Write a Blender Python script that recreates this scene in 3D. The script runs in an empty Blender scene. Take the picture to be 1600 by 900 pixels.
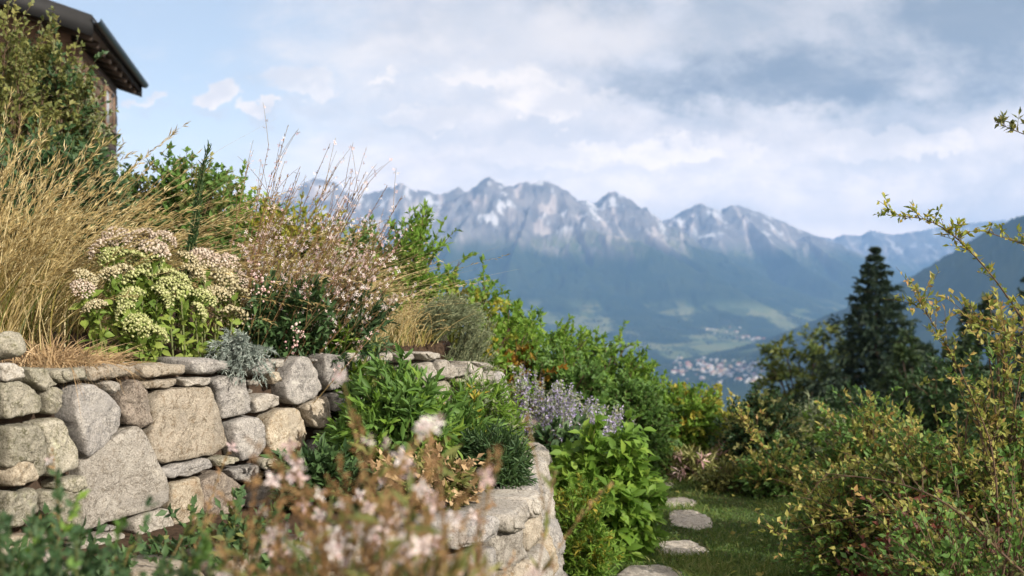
import bpy, math, random
import numpy as np
from mathutils import Vector, noise as mnoise

R = math.radians
C = bpy.context.scene.collection
SC = bpy.context.scene
F = 1778.0            # focal length in pixels of the 1600 px wide photograph
EYE = 1.5             # eye height above the path

# ------------------------------------------------------------------ camera
cam_d = bpy.data.cameras.new('camera')
cam = bpy.data.objects.new('camera', cam_d); C.objects.link(cam)
cam.location = (0, 0, EYE); cam.rotation_euler = (R(90), 0, 0)
cam_d.sensor_width = 36; cam_d.lens = 40
cam_d.clip_start = 0.05; cam_d.clip_end = 80000
cam_d.dof.use_dof = True; cam_d.dof.focus_distance = 4.45; cam_d.dof.aperture_fstop = 3.3
SC.camera = cam

# ------------------------------------------------------------------ sun direction, world
SUN = Vector((0.70, -0.56, 0.47)).normalized()
sun_el = math.asin(SUN.z); sun_rot = math.atan2(SUN.x, SUN.y)

class E:
    """tiny helper so that shader maths can be written as expressions"""
    nt = None
    def __init__(s, sock): s.s = sock
    @staticmethod
    def op(o, *a, clamp=False):
        n = E.nt.nodes.new('ShaderNodeMath'); n.operation = o; n.use_clamp = clamp
        for i, v in enumerate(a):
            if isinstance(v, E): E.nt.links.new(v.s, n.inputs[i])
            else: n.inputs[i].default_value = v
        return E(n.outputs[0])
    def __add__(s, o): return E.op('ADD', s, o)
    __radd__ = __add__
    def __sub__(s, o): return E.op('SUBTRACT', s, o)
    def __rsub__(s, o): return E.op('SUBTRACT', o, s)
    def __mul__(s, o): return E.op('MULTIPLY', s, o)
    __rmul__ = __mul__
    def __truediv__(s, o): return E.op('DIVIDE', s, o)
    def max(s, o): return E.op('MAXIMUM', s, o)
    def min(s, o): return E.op('MINIMUM', s, o)
    def pow(s, o): return E.op('POWER', s, o)
def sstep(x, a, b):
    n = E.nt.nodes.new('ShaderNodeMapRange'); n.interpolation_type = 'SMOOTHSTEP'
    E.nt.links.new(x.s, n.inputs[0]); n.inputs[1].default_value = a; n.inputs[2].default_value = b
    return E(n.outputs[0])
def enoise(vec, scale, detail=4, rough=.55, dist=0.0):
    n = E.nt.nodes.new('ShaderNodeTexNoise'); n.inputs['Scale'].default_value = scale
    n.inputs['Detail'].default_value = detail; n.inputs['Roughness'].default_value = rough
    n.inputs['Distortion'].default_value = dist
    if vec is not None: E.nt.links.new(vec, n.inputs['Vector'])
    return E(n.outputs['Fac'])
def evec(x, y, z):
    n = E.nt.nodes.new('ShaderNodeCombineXYZ')
    for i, v in enumerate((x, y, z)):
        if isinstance(v, E): E.nt.links.new(v.s, n.inputs[i])
        else: n.inputs[i].default_value = v
    return n.outputs[0]
def emix(f, a, b):
    n = E.nt.nodes.new('ShaderNodeMix'); n.data_type = 'RGBA'
    if isinstance(f, E): E.nt.links.new(f.s, n.inputs[0])
    else: n.inputs[0].default_value = f
    for i, v in ((6, a), (7, b)):
        if isinstance(v, tuple): n.inputs[i].default_value = (*v[:3], 1)
        else: E.nt.links.new(v, n.inputs[i])
    return n.outputs[2]
def eramp(f, stops):
    n = E.nt.nodes.new('ShaderNodeValToRGB'); cr = n.color_ramp
    while len(cr.elements) < len(stops): cr.elements.new(0.5)
    for e, (p, c) in zip(cr.elements, stops): e.position = p; e.color = (*c, 1)
    E.nt.links.new(f.s if isinstance(f, E) else f, n.inputs[0])
    return n.outputs[0]

world = bpy.data.worlds.new('World'); SC.world = world; world.use_nodes = True
world.cycles.sampling_method = 'MANUAL'; world.cycles.sample_map_resolution = 512
nt = world.node_tree; nt.nodes.clear(); E.nt = nt
out = nt.nodes.new('ShaderNodeOutputWorld'); bg = nt.nodes.new('ShaderNodeBackground')
nt.links.new(bg.outputs[0], out.inputs[0])
SKY_STRENGTH = 0.12
bg.inputs[1].default_value = SKY_STRENGTH
sky = nt.nodes.new('ShaderNodeTexSky'); sky.sky_type = 'NISHITA'; sky.sun_disc = False
sky.sun_elevation = sun_el; sky.sun_rotation = sun_rot; sky.altitude = 900
sky.air_density = 1.0; sky.dust_density = 1.6; sky.ozone_density = 1.5
tc = nt.nodes.new('ShaderNodeTexCoord'); sp = nt.nodes.new('ShaderNodeSeparateXYZ')
nt.links.new(tc.outputs['Generated'], sp.inputs[0])
dx, dy, dz = E(sp.outputs[0]), E(sp.outputs[1]), E(sp.outputs[2])
yy = dy.max(0.05); U = dx / yy; V = dz / yy
den = (dz.max(0.0) + 0.10)
lay = evec(dx / den, dy / den, 0.0)                 # a flat cloud layer seen in perspective
n_big = enoise(lay, 0.55, 5, .55, .3)
n_mid = enoise(lay, 1.7, 6, .6, .4)
uvv = evec(U, V * 1.6, 0.3)
n_fine = enoise(uvv, 13.0, 6, .6, .3)
n_soft = enoise(uvv, 4.0, 4, .5, .2)
front = sstep(dy, 0.0, 0.3)
n_det = enoise(evec(U * 1.0, V * 1.9, .9), 9.0, 10, .60, .25)
n_big2 = enoise(evec(U * 1.0, V * 2.6, 4.2), 2.6, 7, .6, .35)
def lump(off): return enoise(evec(U * 1.0, V * 1.55 + off, 2.7), 11.0, 8, .55, .1)
n_l0 = lump(0.0); n_l1 = lump(.022); relief = (n_l0 - n_l1)
wU = (enoise(evec(U * 1.0, V * 1.2, 6.1), 30.0, 6, .62) - .5) * .085; wV = (enoise(evec(U * 1.0, V * 1.2, 8.7), 34.0, 6, .62) - .5) * .055
def blob(px, py, rx, ry, a=0.0, b=1.0, wob=.9, flat=0.0):
    du = (U + wU - (px - 800) / F) * (F / rx); dv = (V + wV - (450 - py) / F) * (F / ry)
    dv = dv * (1.0 + flat * (dv * -3.0).min(1.0).max(0.0))
    d = E.op('SQRT', du * du + dv * dv) + (n_l0 - .5) * (wob * 1.6) + (n_det - .5) * (wob * .9) + (n_fine - .5) * (wob * .9) + (n_soft - .5) * (wob * .8)
    return (1.0 - sstep(d, a, b)) * front
S1 = 1 / SKY_STRENGTH
def cl(r, g, b, k=1.0): return (r * S1 * k, g * S1 * k, b * S1 * k)
CK = 0.64     # cloud luminance
col = emix(.52, sky.outputs[0], cl(.60, .68, .80, CK))
# thin white veil that thickens towards the skyline and over the right half
cover = (sstep(U + (n_big2 - .5) * .5 + V * .25, -.25, .04) * .85 + (1.0 - sstep(V, -.02, .20)) * .75 + (n_big2 - .5) * .5).min(.97).max(0.0)
veil = emix(sstep(n_det, .3, .7), cl(.62, .66, .75, CK), cl(.90, .90, .93, CK))
col = emix(cover, col, veil)
col = emix(sstep(n_det * .5 + n_big2 * .5, .50, .66) * .55, col, cl(1.0, .985, .98, CK))
col = emix(sstep(n_big2 * .55 + n_fine * .45, .53, .66) * sstep(U, -.25, .1) * sstep(V, .02, .1) * .55, col, cl(.56, .62, .72, CK))
# lumps lit from above
col = emix(sstep(relief, -.02, .22) * (cover * .50), col, cl(1.02, 1.0, .99, CK))
col = emix(sstep(relief * -1.0, -.02, .22) * (cover * .45), col, cl(.50, .55, .63, CK))
# the heavy grey cloud at the upper right, flat dark base, paler shoulder
col = emix(blob(1330, 20, 520, 200, .45, 1.15, 1.0) * .75, col, emix(sstep(n_det, .35, .65), cl(.38, .44, .52, CK), cl(.62, .65, .71, CK)))
col = emix(blob(1190, 135, 390, 78, .1, 1.1, .8, .7) * .92, col, emix(sstep(n_det, .35, .65), cl(.20, .25, .32, CK), cl(.34, .39, .46, CK)))
col = emix(blob(1500, 40, 250, 110, .1, 1.1, 1.1) * .85, col, cl(.23, .29, .37, CK))
col = emix(blob(920, 55, 230, 60, .2, 1.1, 1.4) * .65, col, cl(.95, .94, .95, CK))
col = emix(blob(740, 40, 120, 60, .2, 1.1, 1.4) * .45, col, cl(.70, .75, .83, CK))
# bright heaps with grey undersides
for px, py, rx, ry, k in ((850, 160, 125, 60, .95), (745, 125, 80, 45, .8), (330, 150, 46, 24, .95), (412, 164, 38, 18, .95),
                          (238, 158, 42, 20, .8), (595, 126, 46, 18, .85), (480, 130, 90, 42, .7), (640, 190, 120, 26, .6), (1010, 245, 300, 30, .65), (1430, 235, 240, 30, .6)):
    col = emix(blob(px + rx * .1, py + ry * .8, rx * 1.15, ry * .6, .1, 1.1, 1.3) * k * .6, col, cl(.62, .68, .78, CK))
    col = emix(blob(px, py, rx, ry, .62, 1.0, 1.6, 1.0) * k, col, emix(sstep(relief, -.08, .10), cl(.80, .82, .87, CK), cl(1.06, 1.04, 1.02, CK)))
col = emix((1.0 - sstep(dy, -.25, .05)) * .7, col, cl(1.05, 1.0, .96, 1.0))      # unseen bright cover added behind the camera as fill light
hor = 1.0 + 5.2 * E.op('EXPONENT', V.max(0.0) * -17.0)          # brighter towards the skyline
vm = nt.nodes.new('ShaderNodeVectorMath'); vm.operation = 'MULTIPLY'; nt.links.new(col, vm.inputs[0]); nt.links.new(evec(hor * 1.11 + (hor - 1.0) * .18, hor * 1.01, hor * .92 - (hor - 1.0) * .14), vm.inputs[1])
nt.links.new(vm.outputs[0], bg.inputs[0])

sl = bpy.data.lights.new('sun', 'SUN'); so = bpy.data.objects.new('sun', sl); C.objects.link(so)
sl.energy = 4.3; sl.angle = R(.55); sl.color = (1, .91, .79)
so.rotation_euler = SUN.to_track_quat('Z', 'Y').to_euler(); so.location = (20, -10, 20)

SC.view_settings.view_transform = 'Standard'; SC.view_settings.look = 'None'
SC.view_settings.exposure = 0.66; SC.view_settings.gamma = 1; SC.view_settings.use_curve_mapping = False
SC.render.engine = 'CYCLES'
cy = SC.cycles
cy.use_denoising = True; cy.max_bounces = 6; cy.diffuse_bounces = 3; cy.glossy_bounces = 2
cy.transmission_bounces = 4; cy.volume_bounces = 1; cy.caustics_reflective = False; cy.caustics_refractive = False
cy.sample_clamp_indirect = 6

# ------------------------------------------------------------------ helpers
def Wp(px, py, d):
    return np.array([(px - 800) / F * d, d, EYE + (450 - py) / F * d])
def prop(o, label=None, cat=None, group=None, kind=None):
    if label: o['label'] = label
    if cat: o['category'] = cat
    if group: o['group'] = group
    if kind: o['kind'] = kind
    return o
def mesh_np(name, V, faces, mat, tint=None, smooth=False, extra=None):
    """faces: list of (M,k) int arrays"""
    V = np.asarray(V, dtype=np.float32)
    me = bpy.data.meshes.new(name)
    faces = [np.asarray(f, dtype=np.int32) for f in faces if len(f)]
    nl = sum(f.size for f in faces); nf = sum(len(f) for f in faces)
    me.vertices.add(len(V)); me.vertices.foreach_set('co', V.ravel())
    me.loops.add(nl); me.polygons.add(nf)
    me.loops.foreach_set('vertex_index', np.concatenate([f.ravel() for f in faces]))
    tot = np.concatenate([np.full(len(f), f.shape[1], np.int32) for f in faces])
    st = np.concatenate([[0], np.cumsum(tot)[:-1]]).astype(np.int32)
    me.polygons.foreach_set('loop_start', st); me.polygons.foreach_set('loop_total', tot)
    if smooth: me.polygons.foreach_set('use_smooth', np.ones(nf, bool))
    if tint is not None:
        a = me.attributes.new('tint', 'FLOAT', 'POINT'); a.data.foreach_set('value', np.asarray(tint, np.float32))
    for k, v in (extra or {}).items():
        a = me.attributes.new(k, 'FLOAT', 'POINT'); a.data.foreach_set('value', np.asarray(v, np.float32))
    me.update(calc_edges=True)
    for m in (mat if isinstance(mat, (list, tuple)) else [mat]): me.materials.append(m)
    return me
def link(name, me, parent=None, loc=(0, 0, 0)):
    o = bpy.data.objects.new(name, me); C.objects.link(o); o.location = loc
    if parent: o.parent = parent
    return o
def thing(name, label, cat, base, group=None):
    o = bpy.data.objects.new(name, None); C.objects.link(o); o.location = tuple(base); o.empty_display_size = .1
    return prop(o, label, cat, group, 'thing')
def part(t, name, V, faces, mat, tint=None, smooth=False, label=None):
    """V in world coordinates; stored relative to the thing's base"""
    p = t
    off = np.zeros(3)
    while p is not None: off = off + np.array(p.location); p = p.parent
    o = link(name, mesh_np(name, np.asarray(V) - off, faces, mat, tint, smooth), t)
    if label: o['label'] = label
    return o
def copy_tree(o, parent=None, loc=None, rz=None, sc=None, label=None):
    c = o.copy(); C.objects.link(c)
    if parent: c.parent = parent
    if loc is not None: c.location = tuple(loc)
    if rz is not None: c.rotation_euler = (0, 0, rz)
    if sc is not None: c.scale = (sc, sc, sc) if not isinstance(sc, (tuple, list)) else sc
    if label: c['label'] = label
    for ch in list(o.children): copy_tree(ch, c)
    return c
def unit(v): return v / np.maximum(np.linalg.norm(v, axis=-1, keepdims=True), 1e-9)
class Bag:
    """collects geometry for ONE mesh"""
    def __init__(s): s.V = []; s.F = {}; s.T = []; s.n = 0
    def add(s, V, faces, tint=None):
        V = np.asarray(V).reshape(-1, 3)
        for f in faces:
            f = np.asarray(f); s.F.setdefault(f.shape[1], []).append(f + s.n)
        s.V.append(V); s.T.append(np.full(len(V), .5) if tint is None else np.broadcast_to(tint, (len(V),)))
        s.n += len(V); return s
    def get(s): return np.concatenate(s.V), [np.concatenate(v) for v in s.F.values()], np.concatenate(s.T)
    def put(s, t, name, mat, smooth=False, label=None):
        V, Fs, T = s.get(); return part(t, name, V, Fs, mat, T, smooth, label)
def inst(tv, tf, P, A, S, Un, L, W, H=None):
    """instances of a template: tv (k,3) along axis A, side S, up Un"""
    k = len(tv); n = len(P); H = L if H is None else H
    V = (P[:, None, :] + tv[None, :, 0, None] * (A * np.reshape(L, (-1, 1)))[:, None, :]
         + tv[None, :, 1, None] * (S * np.reshape(W, (-1, 1)))[:, None, :]
         + tv[None, :, 2, None] * (Un * np.reshape(H, (-1, 1)))[:, None, :])
    off = (np.arange(n) * k)[:, None, None]
    return V.reshape(-1, 3), [(np.asarray(f)[None] + off).reshape(-1, np.asarray(f).shape[1]) for f in tf]
LEAF2 = (np.array([(0, 0, 0), (.42, .5, .10), (1, 0, -.04), (.42, -.5, .10)]), [np.array([(0, 1, 2), (0, 2, 3)])])
LEAF6 = (np.array([(0, 0, 0), (.22, .36, .05), (.55, .48, .05), (1, 0, -.16), (.55, -.48, .05), (.22, -.36, .05), (.25, 0, -.02), (.6, 0, -.04)]),
         [np.array([(0, 6, 1, 0)])[:0].reshape(0, 4), np.array([(6, 7, 2, 1), (5, 4, 7, 6)]), np.array([(0, 6, 1), (0, 5, 6), (7, 3, 2), (4, 3, 7)])])
LEAF6 = (LEAF6[0], LEAF6[1][1:])
def frame(A, rng, updir=(.40, -.38, .80), jit=.55):
    """leaf side / up vectors: upper face turned roughly to updir"""
    N = unit(np.array(updir)[None] + rng.normal(0, jit, A.shape))
    S = unit(np.cross(A, N)); return S, np.cross(S, A)
def leaves(bag, rng, P, A, L, W, tmpl=LEAF2, tint=None, jit=.55, updir=(.40, -.38, .80)):
    A = unit(A); S, Un = frame(A, rng, updir, jit)
    V, Fs = inst(tmpl[0], tmpl[1], P, A, S, Un, L, W)
    t = rng.random(len(P)) if tint is None else tint
    bag.add(V, Fs, np.repeat(t, len(tmpl[0])))
def tubes(bag, P, rad, sides=4, tint=None):
    """P (n,K,3) polylines, rad (n,K)"""
    n, K, _ = P.shape
    T = unit(np.gradient(P, axis=1))
    ref = np.where(np.abs(T[..., 2:3]) > .9, np.array([1., 0, 0]), np.array([0, 0, 1.]))
    S = unit(np.cross(T, ref)); Un = np.cross(S, T)
    a = np.arange(sides) / sides * 2 * np.pi
    V = P[:, :, None, :] + rad[:, :, None, None] * (np.cos(a)[None, None, :, None] * S[:, :, None, :] + np.sin(a)[None, None, :, None] * Un[:, :, None, :])
    idx = np.arange(n * K * sides).reshape(n, K, sides)
    a0 = idx[:, :-1]; b0 = idx[:, 1:]
    Fq = np.stack([a0, np.roll(a0, -1, 2), np.roll(b0, -1, 2), b0], -1).reshape(-1, 4)
    t = None if tint is None else np.repeat(tint, K * sides)
    bag.add(V.reshape(-1, 3), [Fq], t)
def bez(p0, p1, p2, K):
    t = np.linspace(0, 1, K)[None, :, None]
    return (1 - t) ** 2 * p0[:, None] + 2 * t * (1 - t) * p1[:, None] + t ** 2 * p2[:, None]
def blades(bag, rng, P, D, L, W, droop, K=6, tint=None, drift=None, twist=.5):
    """grass blades: start P, start direction D, length L, width W; droop pulls the tip down, drift is a sideways bend"""
    n = len(P); D = unit(D); t = np.linspace(0, 1, K)[None, :, None]
    Lr = np.reshape(L, (-1, 1, 1)); dr = np.reshape(droop, (-1, 1, 1)) * np.ones((n, 1, 1))
    cen = P[:, None] + D[:, None] * (t * Lr) + np.array([0, 0, -1.])[None, None] * (dr * Lr * t ** 2.2)
    if drift is not None: cen = cen + drift[:, None] * (Lr * t ** 2)
    S = unit(np.cross(D, rng.normal(0, 1, (n, 3)) * twist + np.array([0.1, -1., .1])))
    w = (np.reshape(W, (-1, 1, 1)) * np.ones((n, 1, 1))) * .5 * (1 - t ** 1.6 * .93)
    V = np.stack([cen - S[:, None] * w, cen + S[:, None] * w], 2)
    idx = np.arange(n * K * 2).reshape(n, K, 2)
    Fq = np.stack([idx[:, :-1, 0], idx[:, :-1, 1], idx[:, 1:, 1], idx[:, 1:, 0]], -1).reshape(-1, 4)
    tt = rng.random(n) if tint is None else tint
    bag.add(V.reshape(-1, 3), [Fq], np.repeat(tt, K * 2))
    return cen
# numpy gradient noise
_pr = np.random.default_rng(5); _perm = np.concatenate([_pr.permutation(512)] * 3)
_ang = _pr.random(512) * 2 * np.pi; _gx, _gy = np.cos(_ang), np.sin(_ang)
def pnoise(x, y):
    xi = np.floor(x).astype(int); yi = np.floor(y).astype(int); xf = x - xi; yf = y - yi
    u = xf * xf * xf * (xf * (xf * 6 - 15) + 10); v = yf * yf * yf * (yf * (yf * 6 - 15) + 10)
    def g(ix, iy, fx, fy):
        h = _perm[(_perm[ix & 511] + iy) & 511]; return _gx[h] * fx + _gy[h] * fy
    a = g(xi, yi, xf, yf); b = g(xi + 1, yi, xf - 1, yf); c = g(xi, yi + 1, xf, yf - 1); d = g(xi + 1, yi + 1, xf - 1, yf - 1)
    return (a + (b - a) * u + ((c + (d - c) * u) - (a + (b - a) * u)) * v) * 1.4
def fbm(x, y, o=5, g=.5):
    r = 0; a = 1
    for i in range(o): r = r + a * pnoise(x * 2 ** i + 17.3 * i, y * 2 ** i - 9.1 * i); a *= g
    return r
def ridged(x, y, o=5, g=.5):
    r = 0; a = 1; s = 0
    for i in range(o):
        r = r + a * (1 - np.abs(pnoise(x * 2 ** i + 31.7 * i, y * 2 ** i + 11.9 * i)) * 2); s += a; a *= g
    return r / s
def ss(x, a, b):
    t = np.clip((x - a) / (b - a), 0, 1); return t * t * (3 - 2 * t)

# ------------------------------------------------------------------ materials
def new_mat(name):
    m = bpy.data.materials.new(name); m.use_nodes = True; m.node_tree.nodes.clear(); E.nt = m.node_tree
    o = m.node_tree.nodes.new('ShaderNodeOutputMaterial'); return m, o
def nd(t): return E.nt.nodes.new(t)
def ln(a, b): E.nt.links.new(a, b)
def leaf_mat(name, cols, trans=.3, rough=.55, spec=.3, tcol=None):
    m, o = new_mat(name)
    at = nd('ShaderNodeAttribute'); at.attribute_name = 'tint'
    col = eramp(at.outputs['Fac'], [(i / max(1, len(cols) - 1), c) for i, c in enumerate(cols)])
    p = nd('ShaderNodeBsdfPrincipled'); ln(col, p.inputs['Base Color'])
    p.inputs['Roughness'].default_value = rough; p.inputs['Specular IOR Level'].default_value = spec
    if trans > 0:
        tr = nd('ShaderNodeBsdfTranslucent')
        c2 = emix(.5, col, tcol) if tcol else col
        ln(c2, tr.inputs[0])
        mx = nd('ShaderNodeMixShader'); mx.inputs[0].default_value = trans
        ln(p.outputs[0], mx.inputs[1]); ln(tr.outputs[0], mx.inputs[2]); ln(mx.outputs[0], o.inputs[0])
    else: ln(p.outputs[0], o.inputs[0])
    return m
def stone_mat(name, a, b, dark, lichen=None, scale=1.0):
    m, o = new_mat(name)
    t = nd('ShaderNodeTexCoord').outputs['Object']
    oi = nd('ShaderNodeObjectInfo').outputs['Random']
    va = nd('ShaderNodeVectorMath'); va.operation = 'ADD'; ln(t, va.inputs[0]); ln(evec(E(oi) * 37.0, E(oi) * 91.0, E(oi) * 17.0), va.inputs[1]); t = va.outputs[0]
    big = enoise(t, 7 * scale, 6, .65, .4); mid = enoise(t, 38 * scale, 6, .7); fine = enoise(t, 170 * scale, 3, .7)
    vo = nd('ShaderNodeTexVoronoi'); vo.inputs['Scale'].default_value = 240 * scale; ln(t, vo.inputs['Vector'])
    vs = nd('ShaderNodeSeparateColor'); ln(vo.outputs['Color'], vs.inputs[0])
    c = emix(sstep(big, .32, .68), a, b)
    c = emix(sstep(mid, .50, .66) * .85, c, dark)
    c = emix(sstep(enoise(t, 15 * scale, 6, .7, .8), .54, .72) * .6, c, tuple(x * .8 for x in dark))
    c = emix(sstep(fine, .52, .64) * .7, c, tuple(x * .4 for x in dark))
    c = emix(sstep(enoise(t, 90 * scale, 4, .7), .54, .68) * .45, c, tuple(min(.62, x * 1.35 + .04) for x in a))
    c = emix(sstep(E(vs.outputs[0]), .72, .9) * .38, c, tuple(min(.7, x * 1.35 + .03) for x in a))
    cr = enoise(t, 5.5 * scale, 5, .6, .5); crk = 1.0 - sstep(E.op('ABSOLUTE', cr - .5), .0, .012)
    c = emix(crk * .65, c, tuple(x * .5 for x in dark))
    c = emix(sstep(enoise(t, 3.2 * scale, 4, .6, .6), .53, .66) * .5, c, tuple(.55 * x + .1 for x in b))
    if lichen:
        lm = sstep(enoise(t, 16 * scale, 5, .7, .6), .60, .70)
        c = emix(lm * .7, c, lichen)
    hsv = nd('ShaderNodeHueSaturation'); ln(c, hsv.inputs['Color'])
    ln((E(oi) * .3 + .86).s, hsv.inputs['Value'])
    p = nd('ShaderNodeBsdfPrincipled'); ln(hsv.outputs[0], p.inputs['Base Color']); p.inputs['Roughness'].default_value = .9
    p.inputs['Specular IOR Level'].default_value = .2
    bp = nd('ShaderNodeBump'); bp.inputs['Strength'].default_value = .9; bp.inputs['Distance'].default_value = .016
    ln((big * .6 + mid * .8 + fine * .35).s, bp.inputs['Height']); ln(bp.outputs[0], p.inputs['Normal']); ln(p.outputs[0], o.inputs[0])
    return m
def plain_mat(name, c, rough=.7, c2=None, scale=8, metal=0, bump=0, spec=.3, vec='Object', stretch=None):
    m, o = new_mat(name); p = nd('ShaderNodeBsdfPrincipled')
    p.inputs['Roughness'].default_value = rough; p.inputs['Metallic'].default_value = metal; p.inputs['Specular IOR Level'].default_value = spec
    t = nd('ShaderNodeTexCoord').outputs[vec]
    if stretch:
        mp = nd('ShaderNodeMapping'); ln(t, mp.inputs[0]); mp.inputs['Scale'].default_value = stretch; t = mp.outputs[0]
    n = enoise(t, scale, 6, .65)
    ln(emix(sstep(n, .3, .7), c, c2 if c2 else tuple(x * .7 for x in c)), p.inputs['Base Color'])
    if bump:
        bp = nd('ShaderNodeBump'); bp.inputs['Strength'].default_value = .6; bp.inputs['Distance'].default_value = bump
        ln(n.s, bp.inputs['Height']); ln(bp.outputs[0], p.inputs['Normal'])
    ln(p.outputs[0], o.inputs[0]); return m
M = {}
M['grey'] = stone_mat('stone_grey', (.335, .32, .295), (.235, .225, .215), (.15, .145, .14), (.46, .45, .41))
M['pale'] = stone_mat('stone_pale', (.37, .35, .31), (.27, .25, .22), (.20, .175, .14), (.52, .49, .42))
M['tan'] = stone_mat('stone_tan', (.36, .32, .26), (.27, .24, .19), (.19, .145, .095), (.50, .46, .37))
M['cream'] = stone_mat('stone_cream', (.39, .345, .27), (.30, .26, .195), (.22, .155, .085), (.52, .49, .39))
M['brown'] = stone_mat('stone_brown', (.23, .195, .16), (.155, .135, .112), (.08, .062, .05), (.38, .34, .28))
M['moss'] = stone_mat('stone_mossy', (.32, .30, .245), (.235, .225, .175), (.13, .125, .07), (.42, .42, .30))
M['slab'] = stone_mat('stone_slab', (.44, .40, .34), (.34, .31, .265), (.18, .155, .125), (.50, .46, .40), .6)
M['soil'] = plain_mat('soil', (.075, .05, .033), .95, (.035, .024, .017), 22, bump=.03)
M['stem'] = plain_mat('green_stem', (.09, .13, .04), .6, (.13, .12, .05), 30)
M['twig'] = plain_mat('brown_twig', (.13, .085, .05), .8, (.07, .045, .03), 40)
M['bark'] = plain_mat('bark', (.075, .055, .042), .9, (.04, .03, .024), 12, bump=.02)
# ------------------------------------------------------------------ the two dry stone walls in plan
class Wall:
    def __init__(s, pts, batter=0.0):
        s.p = np.array(pts, float)            # x, y, z of the top (world)
        d = np.diff(s.p[:, :2], axis=0); s.seg = np.hypot(d[:, 0], d[:, 1]); s.cum = np.concatenate([[0], np.cumsum(s.seg)])
        t = d / s.seg[:, None]; vt = np.concatenate([t[:1], unit(t[:-1] + t[1:]), t[-1:]]); s.vt = vt; s.batter = batter
    def pos(s, q):
        return np.array([np.interp(q, s.cum, s.p[:, 0]), np.interp(q, s.cum, s.p[:, 1])])
    def top(s, q): return np.interp(q, s.cum, s.p[:, 2])
    def tan(s, q):
        return unit(np.array([np.interp(q, s.cum, s.vt[:, 0]), np.interp(q, s.cum, s.vt[:, 1])]))
    def nor(s, q): t = s.tan(q); return np.array([t[1], -t[0]])
    def hit(s, px, py):
        a = (px - 800) / F
        g = s.p[:, 0] - a * s.p[:, 1]
        for i in range(len(g) - 1):
            if g[i] * g[i + 1] <= 0 and g[i] != g[i + 1]:
                t = g[i] / (g[i] - g[i + 1]); y = s.p[i, 1] + t * (s.p[i + 1, 1] - s.p[i, 1])
                return s.cum[i] + t * s.seg[i], EYE + (450 - py) / F * y
        raise ValueError((px, py))
    def sd(s, x, y):
        """signed distance in plan, positive behind the wall"""
        best = np.full(np.shape(x), 1e9); sg = np.ones(np.shape(x))
        for i in range(len(s.p) - 1):
            ax, ay = s.p[i, :2]; bx, by = s.p[i + 1, :2]; ex, ey = bx - ax, by - ay
            t = np.clip(((x - ax) * ex + (y - ay) * ey) / (ex * ex + ey * ey), 0, 1)
            d = np.hypot(x - ax - t * ex, y - ay - t * ey); c = -(ey * (x - ax) - ex * (y - ay))
            m = d < best; best = np.where(m, d, best); sg = np.where(m, np.sign(c), sg)
        return best * sg
def wp(px, d, rel): return ((px - 800) / F * d, d, EYE + rel)
UW = Wall([(-3.6, -.6, 1.34), (-2.35, 1.6, 1.32)] + [wp(-80, 3.3, -.225), wp(0, 3.5, -.236), wp(240, 4.1, -.265), wp(400, 4.55, -.28), wp(560, 5.0, -.277), wp(690, 5.5, -.305), wp(740, 5.9, -.43), wp(792, 6.45, -.52)])
LW = Wall([(-1.75, 2.7, .66), (-1.35, 3.0, .69), (-.9, 3.3, .7), (-.45, 3.62, .7), (-.2, 3.80, .7), (-.03, 4.08, .7), (.06, 4.5, .7), (.12, 5.1, .7), (.14, 5.65, .7), (.08, 6.05, .69), (-.12, 6.3, .69)])
UWX = Wall(np.vstack([UW.p, [(-.02, 8, 1), (.25, 11, 1), (1.2, 22, 1), (4, 80, 1)]]))

def ground(x, y):
    """height of the garden and the hillside (world z)"""
    x = np.asarray(x, float); y = np.asarray(y, float)
    zl = -1.5 - .20 * np.maximum(y - 10, 0) - .22 * np.maximum(y - 60, 0) - .05 * np.maximum(x - 3, 0) * ss(y, 4, 12)
    su = UWX.sd(x, y)
    w = .10 + np.maximum(y - 6.2, 0) * .55
    up = ss(su, .12 - .0 * w, .12 + w)
    zu = -.30 + .125 * np.clip(su, 0, 40) - .20 * np.maximum(y - 10, 0) * ss(x + .15 * y, -6.5, 2) - .25 * np.maximum(y - 60, 0)
    sm = LW.sd(x, y); inside = ss(sm, .08, .2) * (y < 6.6) * (y > 2.2) * (x < .2)
    z = np.maximum(zl, -1.5 - 1e9)
    z = z + inside * (-.86 - z)
    z = z + up * (zu - z)
    z = z + .02 * pnoise(x * 1.7, y * 1.7) + .25 * pnoise(x * .06, y * .06) * ss(y, 14, 40)
    return z + EYE
def gz(x, y): return float(ground(np.array([x]), np.array([y]))[0])

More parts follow.
